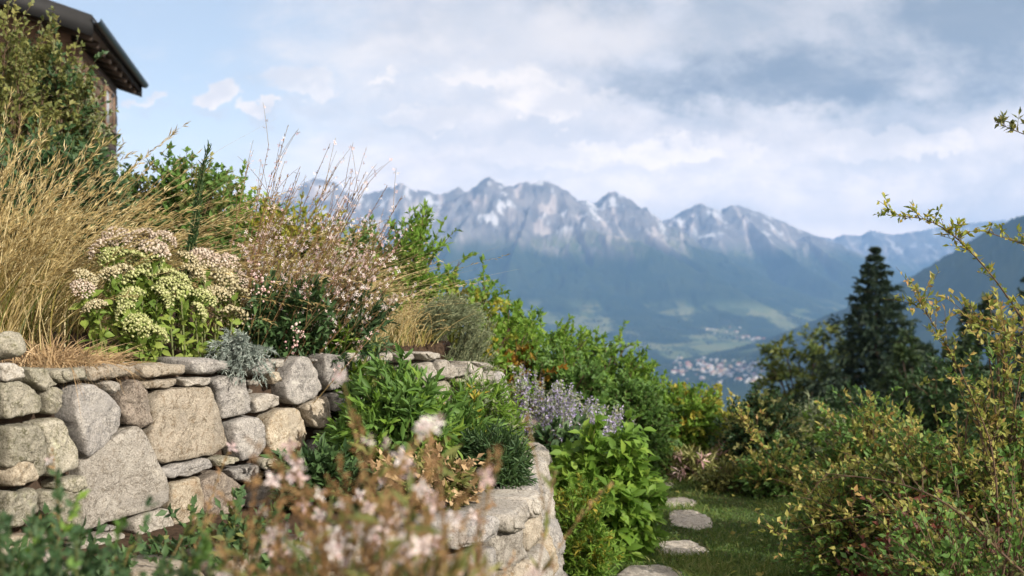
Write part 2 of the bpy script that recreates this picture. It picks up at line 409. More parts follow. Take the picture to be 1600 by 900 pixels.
def build_ground():
    N = 620
    u = np.linspace(-6.8, 6.8, N); X = -.3 + 2.0 * np.sinh(u)
    v = np.linspace(-4.2, 7.2, N); Y = 4.8 + 2.0 * np.sinh(v)
    gx, gy = np.meshgrid(X, Y); Z = ground(gx, gy)
    idx = np.arange(N * N).reshape(N, N)
    Fq = np.stack([idx[:-1, :-1], idx[:-1, 1:], idx[1:, 1:], idx[1:, :-1]], -1).reshape(-1, 4)
    V = np.stack([gx, gy, Z], -1).reshape(-1, 3)
    bed = np.maximum(ss(UWX.sd(gx, gy), .0, .1), ss(LW.sd(gx, gy), .0, .1) * (gy < 7) * (gy > 2)).ravel()
    m, o = new_mat('lawn_and_soil')
    p = nd('ShaderNodeBsdfPrincipled'); p.inputs['Roughness'].default_value = .95; p.inputs['Specular IOR Level'].default_value = .1
    t = nd('ShaderNodeTexCoord').outputs['Object']; at = nd('ShaderNodeAttribute'); at.attribute_name = 'bed'
    n = enoise(t, 3.2, 6, .65); n2 = enoise(t, 40, 5, .7)
    lawn = emix(sstep(n, .35, .65), (.045, .07, .02), (.075, .075, .03)); lawn = emix(sstep(n2, .45, .7) * .6, lawn, (.03, .045, .014))
    soil = emix(sstep(n2, .4, .65), (.07, .047, .031), (.03, .02, .014))
    ln(emix(E(at.outputs['Fac']), lawn, soil), p.inputs['Base Color'])
    bp = nd('ShaderNodeBump'); bp.inputs['Strength'].default_value = .7; bp.inputs['Distance'].default_value = .02; ln(n2.s, bp.inputs['Height']); ln(bp.outputs[0], p.inputs['Normal'])
    ln(p.outputs[0], o.inputs[0])
    ob = link('ground', mesh_np('ground', V, [Fq], m, None, True, {'bed': bed})); prop(ob, kind='structure')
build_ground()

# ------------------------------------------------------------------ mountains and valley
VF = -500.0
def crest(pts): return np.array([((px - 800) / F * d, d, (450 - py) / F * d) for px, py, d in pts])
CR = []   # (points, L, p)
CR.append((crest([(300, 345, 10800), (380, 330, 11000), (440, 310, 11000), (470, 290, 11000), (490, 279, 11000), (520, 282, 11000), (545, 296, 11050), (562, 306, 11100), (600, 296, 11200), (628, 285, 11200), (648, 296, 11250),
                  (668, 299, 11300), (690, 304, 11300), (704, 296, 11300), (715, 291, 11300), (727, 300, 11300), (742, 296, 11200), (752, 284, 11200), (763, 277, 11200), (774, 287, 11250), (790, 297, 11300), (804, 302, 11300),
                  (809, 288, 11300), (820, 284, 11300), (836, 287, 11300), (846, 281, 11300), (858, 284, 11300), (866, 299, 11350), (880, 309, 11400), (897, 320, 11500), (904, 318, 11500), (912, 311, 11600), (922, 320, 11650), (936, 315, 11700), (948, 305, 11800),
                  (961, 299, 11800), (973, 308, 11850), (982, 320, 11900), (992, 334, 12000), (1010, 346, 12100), (1030, 362, 12300), (1050, 385, 12300)]), 1650, 1.3))
for pts, L in (([(763, 278, 11200), (745, 318, 10800), (722, 352, 10300), (700, 395, 9800), (660, 450, 9000)], 800),
               ([(858, 288, 11300), (872, 330, 10900), (900, 352, 10600), (950, 366, 10300), (1000, 376, 10100), (1050, 398, 9950), (1100, 425, 9800), (1140, 450, 9700), (1190, 480, 9500)], 900),
               ([(836, 288, 11300), (822, 345, 10500), (800, 400, 9900), (790, 450, 9300)], 700),
               ([(961, 300, 11800), (990, 345, 11300), (1030, 370, 10900), (1075, 402, 10500), (1110, 425, 10200)], 700),
               ([(490, 280, 11000), (520, 330, 10500), (560, 400, 9800)], 700), ([(628, 286, 11200), (625, 340, 10500), (600, 420, 9600)], 700)):
    CR.append((crest(pts), L, 1.15))
CR.append((crest([(985, 375, 13500), (1020, 362, 13500), (1042, 352, 13500), (1062, 334, 13500), (1080, 326, 13500), (1095, 318, 13500), (1112, 325, 13500), (1130, 329, 13600), (1143, 320, 13600), (1156, 322, 13600), (1180, 329, 13700), (1200, 338, 13800), (1222, 346, 13900),
                  (1245, 357, 14000), (1268, 366, 14200), (1290, 374, 14400), (1310, 388, 14500), (1340, 408, 14600), (1400, 440, 14700)]), 1650, 1.3))
for pts, L in (([(1095, 319, 13500), (1080, 352, 12900), (1072, 392, 12300), (1080, 430, 11700), (1100, 470, 11000)], 700),
               ([(1150, 322, 13600), (1180, 352, 13000), (1215, 385, 12500), (1250, 412, 12000), (1300, 440, 11500)], 750),
               ([(1222, 347, 13900), (1270, 378, 13200), (1320, 412, 12500), (1370, 445, 12000)], 750)):
    CR.append((crest(pts), L, 1.15))
CR.append((crest([(1180, 372, 20000), (1262, 372, 20000), (1285, 370, 20000), (1300, 373, 20000), (1318, 366, 20000), (1345, 368, 20000), (1360, 360, 20000), (1372, 362, 20000), (1395, 367, 20000), (1440, 360, 20000), (1470, 354, 20000), (1500, 350, 20000), (1600, 340, 20000)]), 2200, 1.0))
RH = crest([(1800, 210, 4300), (1700, 270, 4500), (1650, 302, 4600), (1600, 336, 4700), (1560, 352, 4850), (1540, 362, 4950), (1500, 387, 5100), (1470, 405, 5250), (1440, 424, 5400), (1400, 447, 5600), (1340, 474, 5900), (1280, 498, 6300), (1220, 522, 6800), (1165, 546, 7300)])
CR.append((RH, 520, 1.25))
HUMP = crest([(1085, 566, 8000), (1110, 548, 8000), (1140, 538, 8100), (1180, 533, 8200), (1240, 531, 8200), (1320, 531, 8200)])
CR.append((HUMP, 260, 1.6))
CR.append((crest([(500, 470, 8800), (800, 470, 9300), (950, 478, 9600), (1080, 486, 9800), (1200, 482, 10400), (1350, 478, 11200)]), 1300, 1.4))   # pasture terraces
def mtn_height(x, y):
    z = np.full(x.shape, VF); dm = np.full(x.shape, 1e9); own = np.zeros(x.shape, int); fr = np.zeros(x.shape)
    for ci, (P, L, p) in enumerate(CR):
        bz = np.full(x.shape, -1e9); bd = np.full(x.shape, 1e9)
        for i in range(len(P) - 1):
            (ax, ay, az), (bx, by, bzz) = P[i], P[i + 1]; ex, ey = bx - ax, by - ay
            t = np.clip(((x - ax) * ex + (y - ay) * ey) / (ex * ex + ey * ey + 1e-6), 0, 1)
            d = np.hypot(x - ax - t * ex, y - ay - t * ey); hc = az + t * (bzz - az)
            h = VF + (hc - VF) * np.exp(-(d / L) ** p)
            m = h > bz; bz = np.where(m, h, bz); bd = np.where(m, d, bd)
        m = bz > z; own = np.where(m, ci, own); dm = np.where(m, bd, dm); z = np.maximum(z, bz)
    rel = np.clip((z - VF) / 1400, 0, 1)
    amp = (1 - np.exp(-dm / 260)) * rel
    nz = ridged(x / 900 + .3 * pnoise(x / 1500, y / 1500), y / 1700, 6, .55)
    wx = x + 160 * pnoise(x / 500, y / 500); wy = y + 160 * pnoise(x / 500 + 9, y / 500)
    z = z + (np.minimum(nz, .9) - .80) * 150 * amp + (np.minimum(ridged(wx / 620, wy / 760, 5, .55), .85) - .62) * 150 * amp + (ridged(wx / 210, wy / 230, 4, .6) - .55) * 62 * amp + (ridged(wx / 85, wy / 95, 3) - .5) * (26 + 20 * amp) * np.minimum(rel * 1.5, 1)
    z = z + np.clip(fbm(x / 900 + 7, y / 900, 4), -1, 1) * 24 * (1 - rel) * ss(y, 6500, 9000)
    return z, own, rel
def build_mountains():
    t = np.linspace(-.56, .60, 900); v = np.linspace(0, 1, 640)
    Y = 2600 + (23500 - 2600) * (v ** 1.15)
    T, YY = np.meshgrid(t, Y); X = T * YY
    z, own, rel = mtn_height(X, YY)
    back = ss(YY, 20500, 23500); z = z * (1 - back) + (VF) * back
    gzx = np.gradient(z, axis=1) / np.maximum(np.gradient(X, axis=1), 1); gzy = np.gradient(z, axis=0) / np.gradient(YY, axis=0)
    slope = np.hypot(gzx, gzy)
    # what grows or lies where
    n1 = fbm(X / 620, YY / 900, 5); n2 = fbm(X / 260 + 40, YY / 380, 4)
    tree = ss(-z + 160 * n1, -560, -230) * np.maximum(ss(n1 + n2 * .5 + slope * .8, .02, .30), ss(z, -200, -60))
    pasture = np.clip(1 - slope * 1.1, 0, 1)
    own_forest = np.isin(own, [i for i, c in enumerate(CR) if c[0] is RH or c[0] is HUMP])
    tree = np.where(own_forest & (z > VF + 25), np.maximum(tree, ss(fbm(X / 500, YY / 700, 3) + .9, .1, .4)), tree)
    snow = .6 * ss(z + 120 * n2, 430, 640) * ss(fbm(X / 230, YY / 260, 6, .6) - .12 * slope, .24, .46)
    scree = .8 * ss(z, 150, 520) * ss(ridged(X / 300, YY / 1200, 4) + .2 * n2, .62, .82)
    idx = np.arange(T.size).reshape(T.shape)
    Fq = np.stack([idx[:-1, :-1], idx[:-1, 1:], idx[1:, 1:], idx[1:, :-1]], -1).reshape(-1, 4)
    V = np.stack([X, YY, z + EYE], -1).reshape(-1, 3)
    m, o = new_mat('mountain_rock_forest_meadow')
    p = nd('ShaderNodeBsdfPrincipled'); p.inputs['Roughness'].default_value = 1; p.inputs['Specular IOR Level'].default_value = 0
    def A(n): a = nd('ShaderNodeAttribute'); a.attribute_name = n; return E(a.outputs['Fac'])
    tcn = nd('ShaderNodeTexCoord').outputs['Object']
    na = enoise(tcn, .004, 6, .65); nb = enoise(tcn, .0016, 5, .6)
    rock = emix(sstep(na, .35, .65), (.24, .22, .21), (.13, .125, .125))
    mead = emix(sstep(nb, .4, .6), (.14, .17, .08), (.09, .125, .055)); mead = emix(sstep(na, .5, .66) * .5, mead, (.27, .24, .12))
    vf_ = nd('ShaderNodeTexVoronoi'); vf_.inputs['Scale'].default_value = .0055; ln(tcn, vf_.inputs['Vector']); vc = nd('ShaderNodeSeparateColor'); ln(vf_.outputs['Color'], vc.inputs[0])
    mead = emix(sstep(E(vc.outputs[0]), .25, .75) * .6, mead, (.20, .20, .10)); mead = emix(sstep(E(vc.outputs[1]), .62, .72) * .8, mead, (.05, .075, .035))
    c = emix(A('alt'), mead, rock)
    c = emix(A('scree'), c, (.52, .45, .41))
    c = emix(A('tree'), c, emix(sstep(na, .4, .6), (.018, .034, .016), (.034, .05, .022)))
    c = emix(A('snow'), c, (.80, .80, .82))
    ln(c, p.inputs['Base Color']); ln(p.outputs[0], o.inputs[0])
    alt = np.maximum(ss(z + 160 * n1, 250, 560), ss(slope + .2 * n2, .9, 1.25) * ss(z, -250, 0))
    ob = link('mountains', mesh_np('mountains', V, [Fq], m, None, True, {'alt': alt.ravel(), 'scree': scree.ravel(), 'tree': tree.ravel(), 'snow': snow.ravel()}))
    prop(ob, kind='structure')
build_mountains()
# valley floor continues under and in front of the mountains
vf = link('valley_floor', mesh_np('valley_floor', [(-16000, 500, VF - 12), (16000, 500, VF - 12), (16000, 23600, VF - 12), (-16000, 23600, VF - 12)], [np.array([(0, 1, 2, 3)])], plain_mat('valley_meadow', (.13, .17, .06), 1, (.05, .075, .03), .0022)))
prop(vf, kind='structure')

# the air of the valley
hv = np.array([(x, y, z) for z in (VF - 30, 1420) for y in (-60, 23700) for x in (-16100, 16100)])
hm = bpy.data.materials.new('valley_air'); hm.use_nodes = True; hm.node_tree.nodes.clear(); E.nt = hm.node_tree
ho = nd('ShaderNodeOutputMaterial'); pv = nd('ShaderNodeVolumePrincipled'); ln(pv.outputs[0], ho.inputs['Volume'])
pv.inputs['Density'].default_value = 7.6e-5; pv.inputs['Color'].default_value = (.22, .41, .735, 1); pv.inputs['Anisotropy'].default_value = 0.0
hz = link('haze', mesh_np('haze', hv, [np.array([(0, 2, 3, 1), (4, 5, 7, 6), (0, 1, 5, 4), (2, 6, 7, 3), (0, 4, 6, 2), (1, 3, 7, 5)])], hm)); prop(hz, kind='stuff')

# ------------------------------------------------------------------ village far down in the valley
def house_mesh(name, w, l, h, rh, wall, roof):
    V = [(-w, -l, -4), (w, -l, -4), (w, l, -4), (-w, l, -4), (-w, -l, h), (w, -l, h), (w, l, h), (-w, l, h), (0, -l, h + rh), (0, l, h + rh)]
    e = 1.0; k = .5
    V += [(-w - e, -l - e, h - k), (0, -l - e, h + rh + .4), (0, l + e, h + rh + .4), (-w - e, l + e, h - k), (w + e, -l - e, h - k), (w + e, l + e, h - k)]
    me = bpy.data.meshes.new(name)
    me.from_pydata(V, [], [(0, 1, 5, 8, 4), (1, 2, 6, 5), (2, 3, 7, 9, 6), (3, 0, 4, 7), (10, 11, 12, 13), (11, 14, 15, 12)])
    me.materials.append(wall); me.materials.append(roof)
    me.polygons[4].material_index = 1; me.polygons[5].material_index = 1
    return me
def build_village():
    rng = np.random.default_rng(8)
    wm = [plain_mat('white_render', (.60, .58, .54), .8, (.52, .50, .46), .5), plain_mat('cream_render', (.72, .62, .46), .8, (.62, .53, .4), .5), plain_mat('timber_wall', (.22, .15, .10), .8, (.15, .1, .07), .5)]
    rm = [plain_mat('red_roof', (.38, .15, .10), .8, (.28, .11, .08), .5), plain_mat('slate_roof', (.20, .19, .2), .7, (.14, .14, .15), .5), plain_mat('metal_roof', (.62, .62, .63), .5, (.5, .5, .52), .5)]
    protos = [house_mesh('village_house', rng.uniform(7, 11), rng.uniform(9, 18), rng.uniform(7, 12), rng.uniform(4, 6), wm[i % 3 if i != 5 else 0], rm[(i * 2 + i // 3) % 3]) for i in range(9)]
    k = 0
    spots = []
    for _ in range(4000):
        if len(spots) >= 170: break
        px = rng.uniform(1052, 1200); py = rng.uniform(558, 603)
        if py > 588 + (px - 1100) * .10 + rng.normal(0, 5): continue
        if py < 560 + abs(px - 1095) * .12 + rng.normal(0, 4): continue
        spots.append((px, py))
    for i in range(16): spots.append((rng.uniform(1150, 1195), rng.uniform(527, 533)))
    for i in range(10): spots.append((rng.uniform(1100, 1180), rng.uniform(512, 522)))
    ts = np.linspace(5000, 12000, 1400)
    for px, py in spots:
        # walk along the view ray until it meets the valley
        xs = (px - 800) / F * ts; zr = (450 - py) / F * ts
        zz = np.maximum(mtn_height(xs, ts)[0], VF - 12)
        hit = np.nonzero(zz >= zr)[0]
        if not len(hit): continue
        j = hit[0]
        o = link('village_house', protos[k % len(protos)], None, (xs[j], ts[j], zz[j] + EYE + 1)); o.rotation_euler = (0, 0, rng.uniform(0, 6.28)); s = rng.uniform(.55, 1.0); o.scale = (s, s, s)
        prop(o, 'tiny pale house in the far village on the valley floor', 'house', 'houses of the valley village'); k += 1
build_village()
def valley_trees():
    rng = np.random.default_rng(15); ts = np.linspace(5000, 11500, 900); b = Bag(); k = 0
    v = np.array([(0, 0, 1.), (.8, 0, .35), (.25, .76, .4), (-.65, .47, .3), (-.65, -.47, .4), (.25, -.76, .3), (0, 0, -.6)]); f = np.array([(0, 1, 2), (0, 2, 3), (0, 3, 4), (0, 4, 5), (0, 5, 1), (6, 2, 1), (6, 3, 2), (6, 4, 3), (6, 5, 4), (6, 1, 5)])
    for cl in range(150):
        px = rng.uniform(900, 1300); py = rng.uniform(500, 604); xs = (px - 800) / F * ts; zz = np.maximum(mtn_height(xs, ts)[0], VF - 12); hit = np.nonzero(zz >= (450 - py) / F * ts)[0]
        if not len(hit): continue
        j = hit[0]; m = rng.integers(4, 16); w = rng.uniform(20, 90)
        for _ in range(m):
            x = xs[j] + rng.normal(0, w); y = ts[j] + rng.normal(0, w * 1.5); z = max(float(mtn_height(np.array([x]), np.array([y]))[0][0]), VF - 12); r = rng.uniform(6, 12)
            b.add(v * r * np.array([1, 1, 1.2]) + np.array([x, y, z + EYE + r * .5]), [f], np.full(7, rng.random()))
    V, Fs, T = b.get(); m_ = plain_mat('valley_tree_leaf', (.03, .05, .02), 1, (.05, .07, .03), .05); o = link('valley_trees', mesh_np('valley_trees', V, Fs, m_, T)); prop(o, 'dark tree clumps scattered between the far village houses', 'trees', None, 'stuff')
valley_trees()

# ------------------------------------------------------------------ stones
def chaikin(p, n=2):
    for _ in range(n):
        q = np.roll(p, -1, 0); p = np.stack([.91 * p + .09 * q, .09 * p + .91 * q], 1).reshape(-1, 2)
    return p
def resample(p, n):
    q = np.vstack([p, p[:1]]); d = np.hypot(*np.diff(q, axis=0).T); c = np.concatenate([[0], np.cumsum(d)]); t = np.linspace(0, c[-1], n, endpoint=False)
    return np.stack([np.interp(t, c, q[:, 0]), np.interp(t, c, q[:, 1])], 1)
def stone_geo(poly, seed, depth=.16, rnd=.02, amp=.02, n=30, proud=None, bulge=.012, crackle=1.0):
    """a block from its front outline (s,z): local coords (s, n outward, z)"""
    rng = np.random.default_rng(seed)
    p = resample(chaikin(np.asarray(poly, float), 1), n); c = p.mean(0); size = np.sqrt(np.abs(np.sum(p[:, 0] * np.roll(p[:, 1], -1) - p[:, 1] * np.roll(p[:, 0], -1)) / 2))
    if np.sum(p[:, 0] * np.roll(p[:, 1], -1) - p[:, 1] * np.roll(p[:, 0], -1)) < 0: p = p[::-1]
    q = p - c; k = min(.45, rnd / (size * .5))
    rings = [(1.0 - k * .6, -depth), (1.0, -depth * .45), (1.0, -.014), (1 - k * .14, -.005), (1 - k * .45, -.001), (1 - k * .9, .003), (.86 - k * .5, .3), (.72, .5), (.58, .66), (.44, .8), (.3, .9), (.15, .97)]
    pr = rng.uniform(-.004, .016) if proud is None else proud; ta, tb = rng.normal(0, .06, 2); off = rng.random(3) * 50
    V = []; nr = len(rings); chips = []
    if size > .09:
        for _ in range(rng.integers(1, 4)):
            ph = rng.random() * 6.283; dv = np.array([math.cos(ph), math.sin(ph)]); ext = np.max(q @ dv); chips.append((dv, ext * rng.uniform(.45, .9), rng.uniform(.1, .3)))
    for j, (sc, dn) in enumerate(rings):
        dd = dn if dn <= .003 else .003 + bulge * dn
        for a in q:
            x, z = a * sc; cut = min([0.0] + [-k_ * max(0.0, x * dv[0] + z * dv[1] - tt) for dv, tt, k_ in chips]) if dn > -.03 else 0.0
            cut = max(cut, -.03); y = cut + dd + pr + (ta * x + tb * z if dn > -.05 else 0)
            if dn > -.06:
                v = Vector((x * 7 + off[0], z * 7 + off[1], off[2]))
                y += amp * (mnoise.noise(v) * .34 + crackle * .42 * abs(mnoise.noise(v * 2.7)) + .34 * mnoise.noise(v * 6) + .22 * mnoise.noise(v * 15))
            v2 = Vector(((x + 3) * 22, (z + 5) * 22, y * 14 + off[0])); w = mnoise.noise_vector(v2)
            v3 = mnoise.noise_vector(Vector(((x + 3) * 60, (z + 5) * 60, off[1]))); x += w[0] * .007 + v3[0] * .0025; z += w[1] * .007 + v3[1] * .0025
            V.append((c[0] + x, y, c[1] + z))
    V.append((c[0], .003 + bulge + pr + amp * mnoise.noise(Vector((off[0], off[1], off[2]))), c[1])); V.append((c[0], -depth + pr, c[1]))
    idx = np.arange(nr * n).reshape(nr, n); a, b = idx[:-1], idx[1:]
    Fq = np.stack([a, np.roll(a, -1, 1), np.roll(b, -1, 1), b], -1).reshape(-1, 4)
    l = idx[-1]; Ft = np.stack([l, np.roll(l, -1), np.full(n, nr * n)], -1)
    f = idx[0]; Fb = np.stack([np.roll(f, -1), f, np.full(n, nr * n + 1)], -1)
    return np.array(V), [Fq[:, ::-1], Ft[:, ::-1], Fb[:, ::-1]], c
def on_wall(w, V, c, batter=0.0):
    """(s,n,z) -> world, flat in the frame at the stone's middle"""
    p = w.pos(c[0]); t = w.tan(c[0]); n = w.nor(c[0]); top = w.top(c[0])
    s = V[:, 0] - c[0]; nn = V[:, 1] + batter * np.maximum(top - V[:, 2], -.02)
    return np.stack([p[0] + t[0] * s + n[0] * nn, p[1] + t[1] * s + n[1] * nn, V[:, 2]], 1)

def C3(*p): return [(x / 2.571, 550 + y / 2.571) for x, y in p]
def C5(*p): return [(360 + x / 3.0, 400 + y / 3.0) for x, y in p]
def C2(*p): return [(440 + x / 4.0, 540 + y / 4.0) for x, y in p]
BIG = [('grey', C3((270, 190), (290, 140), (345, 128), (400, 150), (450, 190), (475, 230), (470, 290), (430, 345), (375, 385), (330, 418), (315, 400), (295, 330), (275, 270))),
       ('pale', C3((325, 430), (440, 348), (530, 297), (560, 330), (600, 430), (640, 540), (640, 590), (600, 620), (500, 650), (400, 690), (335, 715), (330, 600))),
       ('tan', C3((592, 210), (640, 160), (760, 143), (840, 138), (870, 220), (903, 330), (912, 378), (850, 407), (740, 424), (640, 442), (602, 428), (577, 340), (600, 290))),
       ('brown', C3((480, 200), (500, 140), (550, 112), (570, 160), (580, 210), (592, 280), (550, 300), (500, 285), (480, 240))),
       ('grey', C3((857, 117), (900, 97), (960, 102), (985, 180), (990, 238), (940, 255), (885, 264), (872, 190))),
       ('grey', C3((920, 290), (960, 264), (1010, 260), (1035, 300), (1040, 380), (1010, 418), (950, 438), (930, 390))),
       ('cream', [(411, 656), (427, 641), (460, 637), (473, 653), (478, 683), (473, 698), (440, 706), (413, 706), (405, 680)]),
       ('moss', C3((0, 305), (130, 290), (165, 370), (178, 490), (122, 500), (112, 450), (60, 435), (0, 470))),
       ('moss', C3((142, 287), (235, 267), (265, 340), (297, 410), (294, 458), (192, 498), (175, 370))),
       ('cream', C3((5, 482), (40, 442), (90, 437), (118, 470), (122, 508), (80, 530), (10, 540))),
       ('moss', C3((0, 122), (60, 112), (130, 142), (172, 180), (172, 240), (90, 255), (0, 265))),
       ('moss', C3((115, 68), (190, 68), (215, 110), (228, 130), (180, 150), (130, 120))),
       ('moss', C3((182, 172), (210, 142), (245, 152), (250, 220), (220, 252), (187, 243))),
       ('pale', C3((0, 52), (60, 47), (88, 70), (83, 105), (0, 115))),
       ('pale', C3((400, 127), (440, 114), (475, 127), (475, 160), (455, 170), (415, 155))),
       ('tan', C3((572, 118), (640, 108), (713, 108), (708, 135), (640, 145), (582, 150))),
       ('pale', C3((720, 106), (780, 102), (840, 102), (830, 130), (742, 138))),
       ('grey', C3((620, 467), (700, 447), (818, 428), (832, 460), (720, 493), (640, 503))),
       ('moss', C3((842, 427), (928, 417), (933, 435), (860, 458))),
       ('cream', C3((665, 530), (700, 520), (770, 502), (780, 590), (775, 660), (720, 700), (670, 690), (650, 620))),
       ('brown', C3((787, 522), (860, 477), (900, 500), (960, 550), (965, 600), (900, 650), (800, 650), (782, 580))),
       ('pale', C3((505, 680), (560, 640), (640, 627), (665, 700), (660, 750), (560, 760), (510, 720))),
       ('moss', C3((215, 522), (310, 492), (325, 540), (270, 565), (220, 550))),
       ('grey', C3((900, 470), (960, 460), (1010, 450), (1022, 480), (980, 520), (920, 508))),
       ('pale', C3((1000, 192), (1060, 167), (1113, 172), (1120, 210), (1050, 235), (1007, 243))),
       ('moss', C3((152, 562), (215, 555), (318, 562), (318, 698), (240, 690), (162, 640))),
       ('moss', C3((0, 562), (135, 552), (148, 640), (100, 690), (0, 700))),
       ('grey', C5((237, 600), (290, 502), (330, 472), (378, 482), (408, 550), (423, 620), (390, 660), (282, 693), (242, 660))),
       ('grey', C5((432, 472), (450, 462), (528, 467), (543, 560), (518, 618), (462, 633), (432, 590))),
       ('pale', C5((547, 508), (618, 505), (618, 535), (562, 538))), ('pale', C5((602, 546), (658, 541), (678, 560), (612, 564))), ('cream', C5((692, 540), (738, 507), (740, 558), (702, 568))),
       ('pale', C5((967, 502), (1000, 487), (1028, 510), (1043, 560), (1010, 578), (967, 568))), ('pale', C5((872, 512), (928, 497), (963, 560), (958, 585), (882, 590))),
       ('pale', C5((1052, 522), (1113, 510), (1118, 550), (1062, 566))), ('cream', C5((1042, 587), (1078, 574), (1108, 600), (1108, 640), (1080, 683), (1047, 640))),
       ('tan', C5((337, 702), (398, 667), (448, 662), (453, 758), (430, 808), (372, 798), (342, 760))), ('grey', C5((462, 652), (518, 632), (528, 718), (472, 730))),
       ('cream', C5((182, 542), (228, 547), (233, 588), (192, 598))),
       ('pale', C2((1170, 110), (1195, 105), (1235, 150), (1215, 240), (1180, 240))), ('pale', C2((1245, 165), (1300, 155), (1310, 240), (1240, 250)))]
COPING = [('moss', C3((200, 72), (338, 62), (343, 108), (240, 123), (210, 110))), ('tan', C3((352, 62), (430, 46), (538, 55), (538, 90), (450, 105), (352, 115))),
          ('tan', C3((562, 55), (650, 46), (745, 50), (748, 85), (650, 100), (562, 105))), ('grey', C3((755, 30), (830, 22), (938, 40), (941, 70), (850, 86), (757, 88))),
          ('grey', C3((950, 50), (1030, 35), (1100, 35), (1110, 75), (1040, 95), (955, 80))), ('pale', C5((172, 480), (248, 482), (240, 520), (182, 528))),
          ('pale', C5((542, 452), (600, 446), (653, 457), (656, 490), (600, 500), (547, 500))), ('pale', C5((662, 452), (750, 456), (753, 490), (700, 495), (667, 488))),
          ('pale', C5((762, 456), (850, 455), (860, 480), (838, 496), (780, 500))), ('pale', C5((867, 452), (988, 452), (995, 475), (930, 490), (900, 484))),
          ('pale', C2((1180, 100), (1290, 110), (1330, 150), (1250, 155), (1190, 112))), ('grey', C2((1300, 160), (1375, 165), (1440, 400), (1380, 400), (1330, 250)))]

def in_poly(P, poly):
    x, y = P[:, 0], P[:, 1]; r = np.zeros(len(P), bool); q = np.asarray(poly)
    for i in range(len(q)):
        x1, y1 = q[i]; x2, y2 = q[i - 1]
        c = ((y1 > y) != (y2 > y)) & (x < (x2 - x1) * (y - y1) / (y2 - y1 + 1e-12) + x1); r ^= c
    return r
def fill_small(taken, s0, s1, zlo, ztop, seed, res=.006, sizes=((.22, .16), (.16, .11), (.11, .075), (.075, .05), (.045, .03), (.03, .02))):
    rng = np.random.default_rng(seed); ns = int((s1 - s0) / res); nz = int(1.6 / res)
    occ = np.zeros((nz, ns), bool); S = s0 + (np.arange(ns) + .5) * res; z0 = zlo; Z = z0 + (np.arange(nz) + .5) * res
    occ |= Z[:, None] > np.array([ztop(s) for s in S])[None] - .012
    GS, GZ = np.meshgrid(S, Z)
    for poly in taken:
        q = np.asarray(poly); a = q.min(0); b = q.max(0)
        i0, i1 = np.searchsorted(S, (a[0], b[0])); j0, j1 = np.searchsorted(Z, (a[1], b[1]))
        if i1 <= i0 or j1 <= j0: continue
        sub = np.stack([GS[j0:j1, i0:i1].ravel(), GZ[j0:j1, i0:i1].ravel()], 1)
        occ[j0:j1, i0:i1] |= in_poly(sub, q).reshape(j1 - j0, i1 - i0)
    out = []
    for w, h in sizes:
        for _ in range(int(900 * (s1 - s0))):
            ww = w * rng.uniform(.75, 1.35); hh = h * rng.uniform(.7, 1.2); tilt = rng.normal(0, .08)
            i = rng.integers(0, ns); j = rng.integers(0, nz); a = int(ww / res / 2) + 1; b = int(hh / res / 2) + 1
            if i - a < 0 or i + a >= ns or j - b < 0 or j + b >= nz or occ[j - b:j + b + 1, i - a:i + a + 1].any(): continue
            occ[j - b:j + b + 1, i - a:i + a + 1] = True
            cs, cz = S[i], Z[j]; k = 8 if w > .06 else 6; g = []
            for m in range(k):
                an = 2 * np.pi * (m + .5) / k; ca, sa = np.cos(an), np.sin(an); e = .55
                g.append((cs + ww * .5 * np.sign(ca) * abs(ca) ** e * rng.uniform(.86, 1.06), cz + hh * .5 * np.sign(sa) * abs(sa) ** e * rng.uniform(.86, 1.06) + tilt * ca * ww * .5))
            out.append((w, g))
    return out

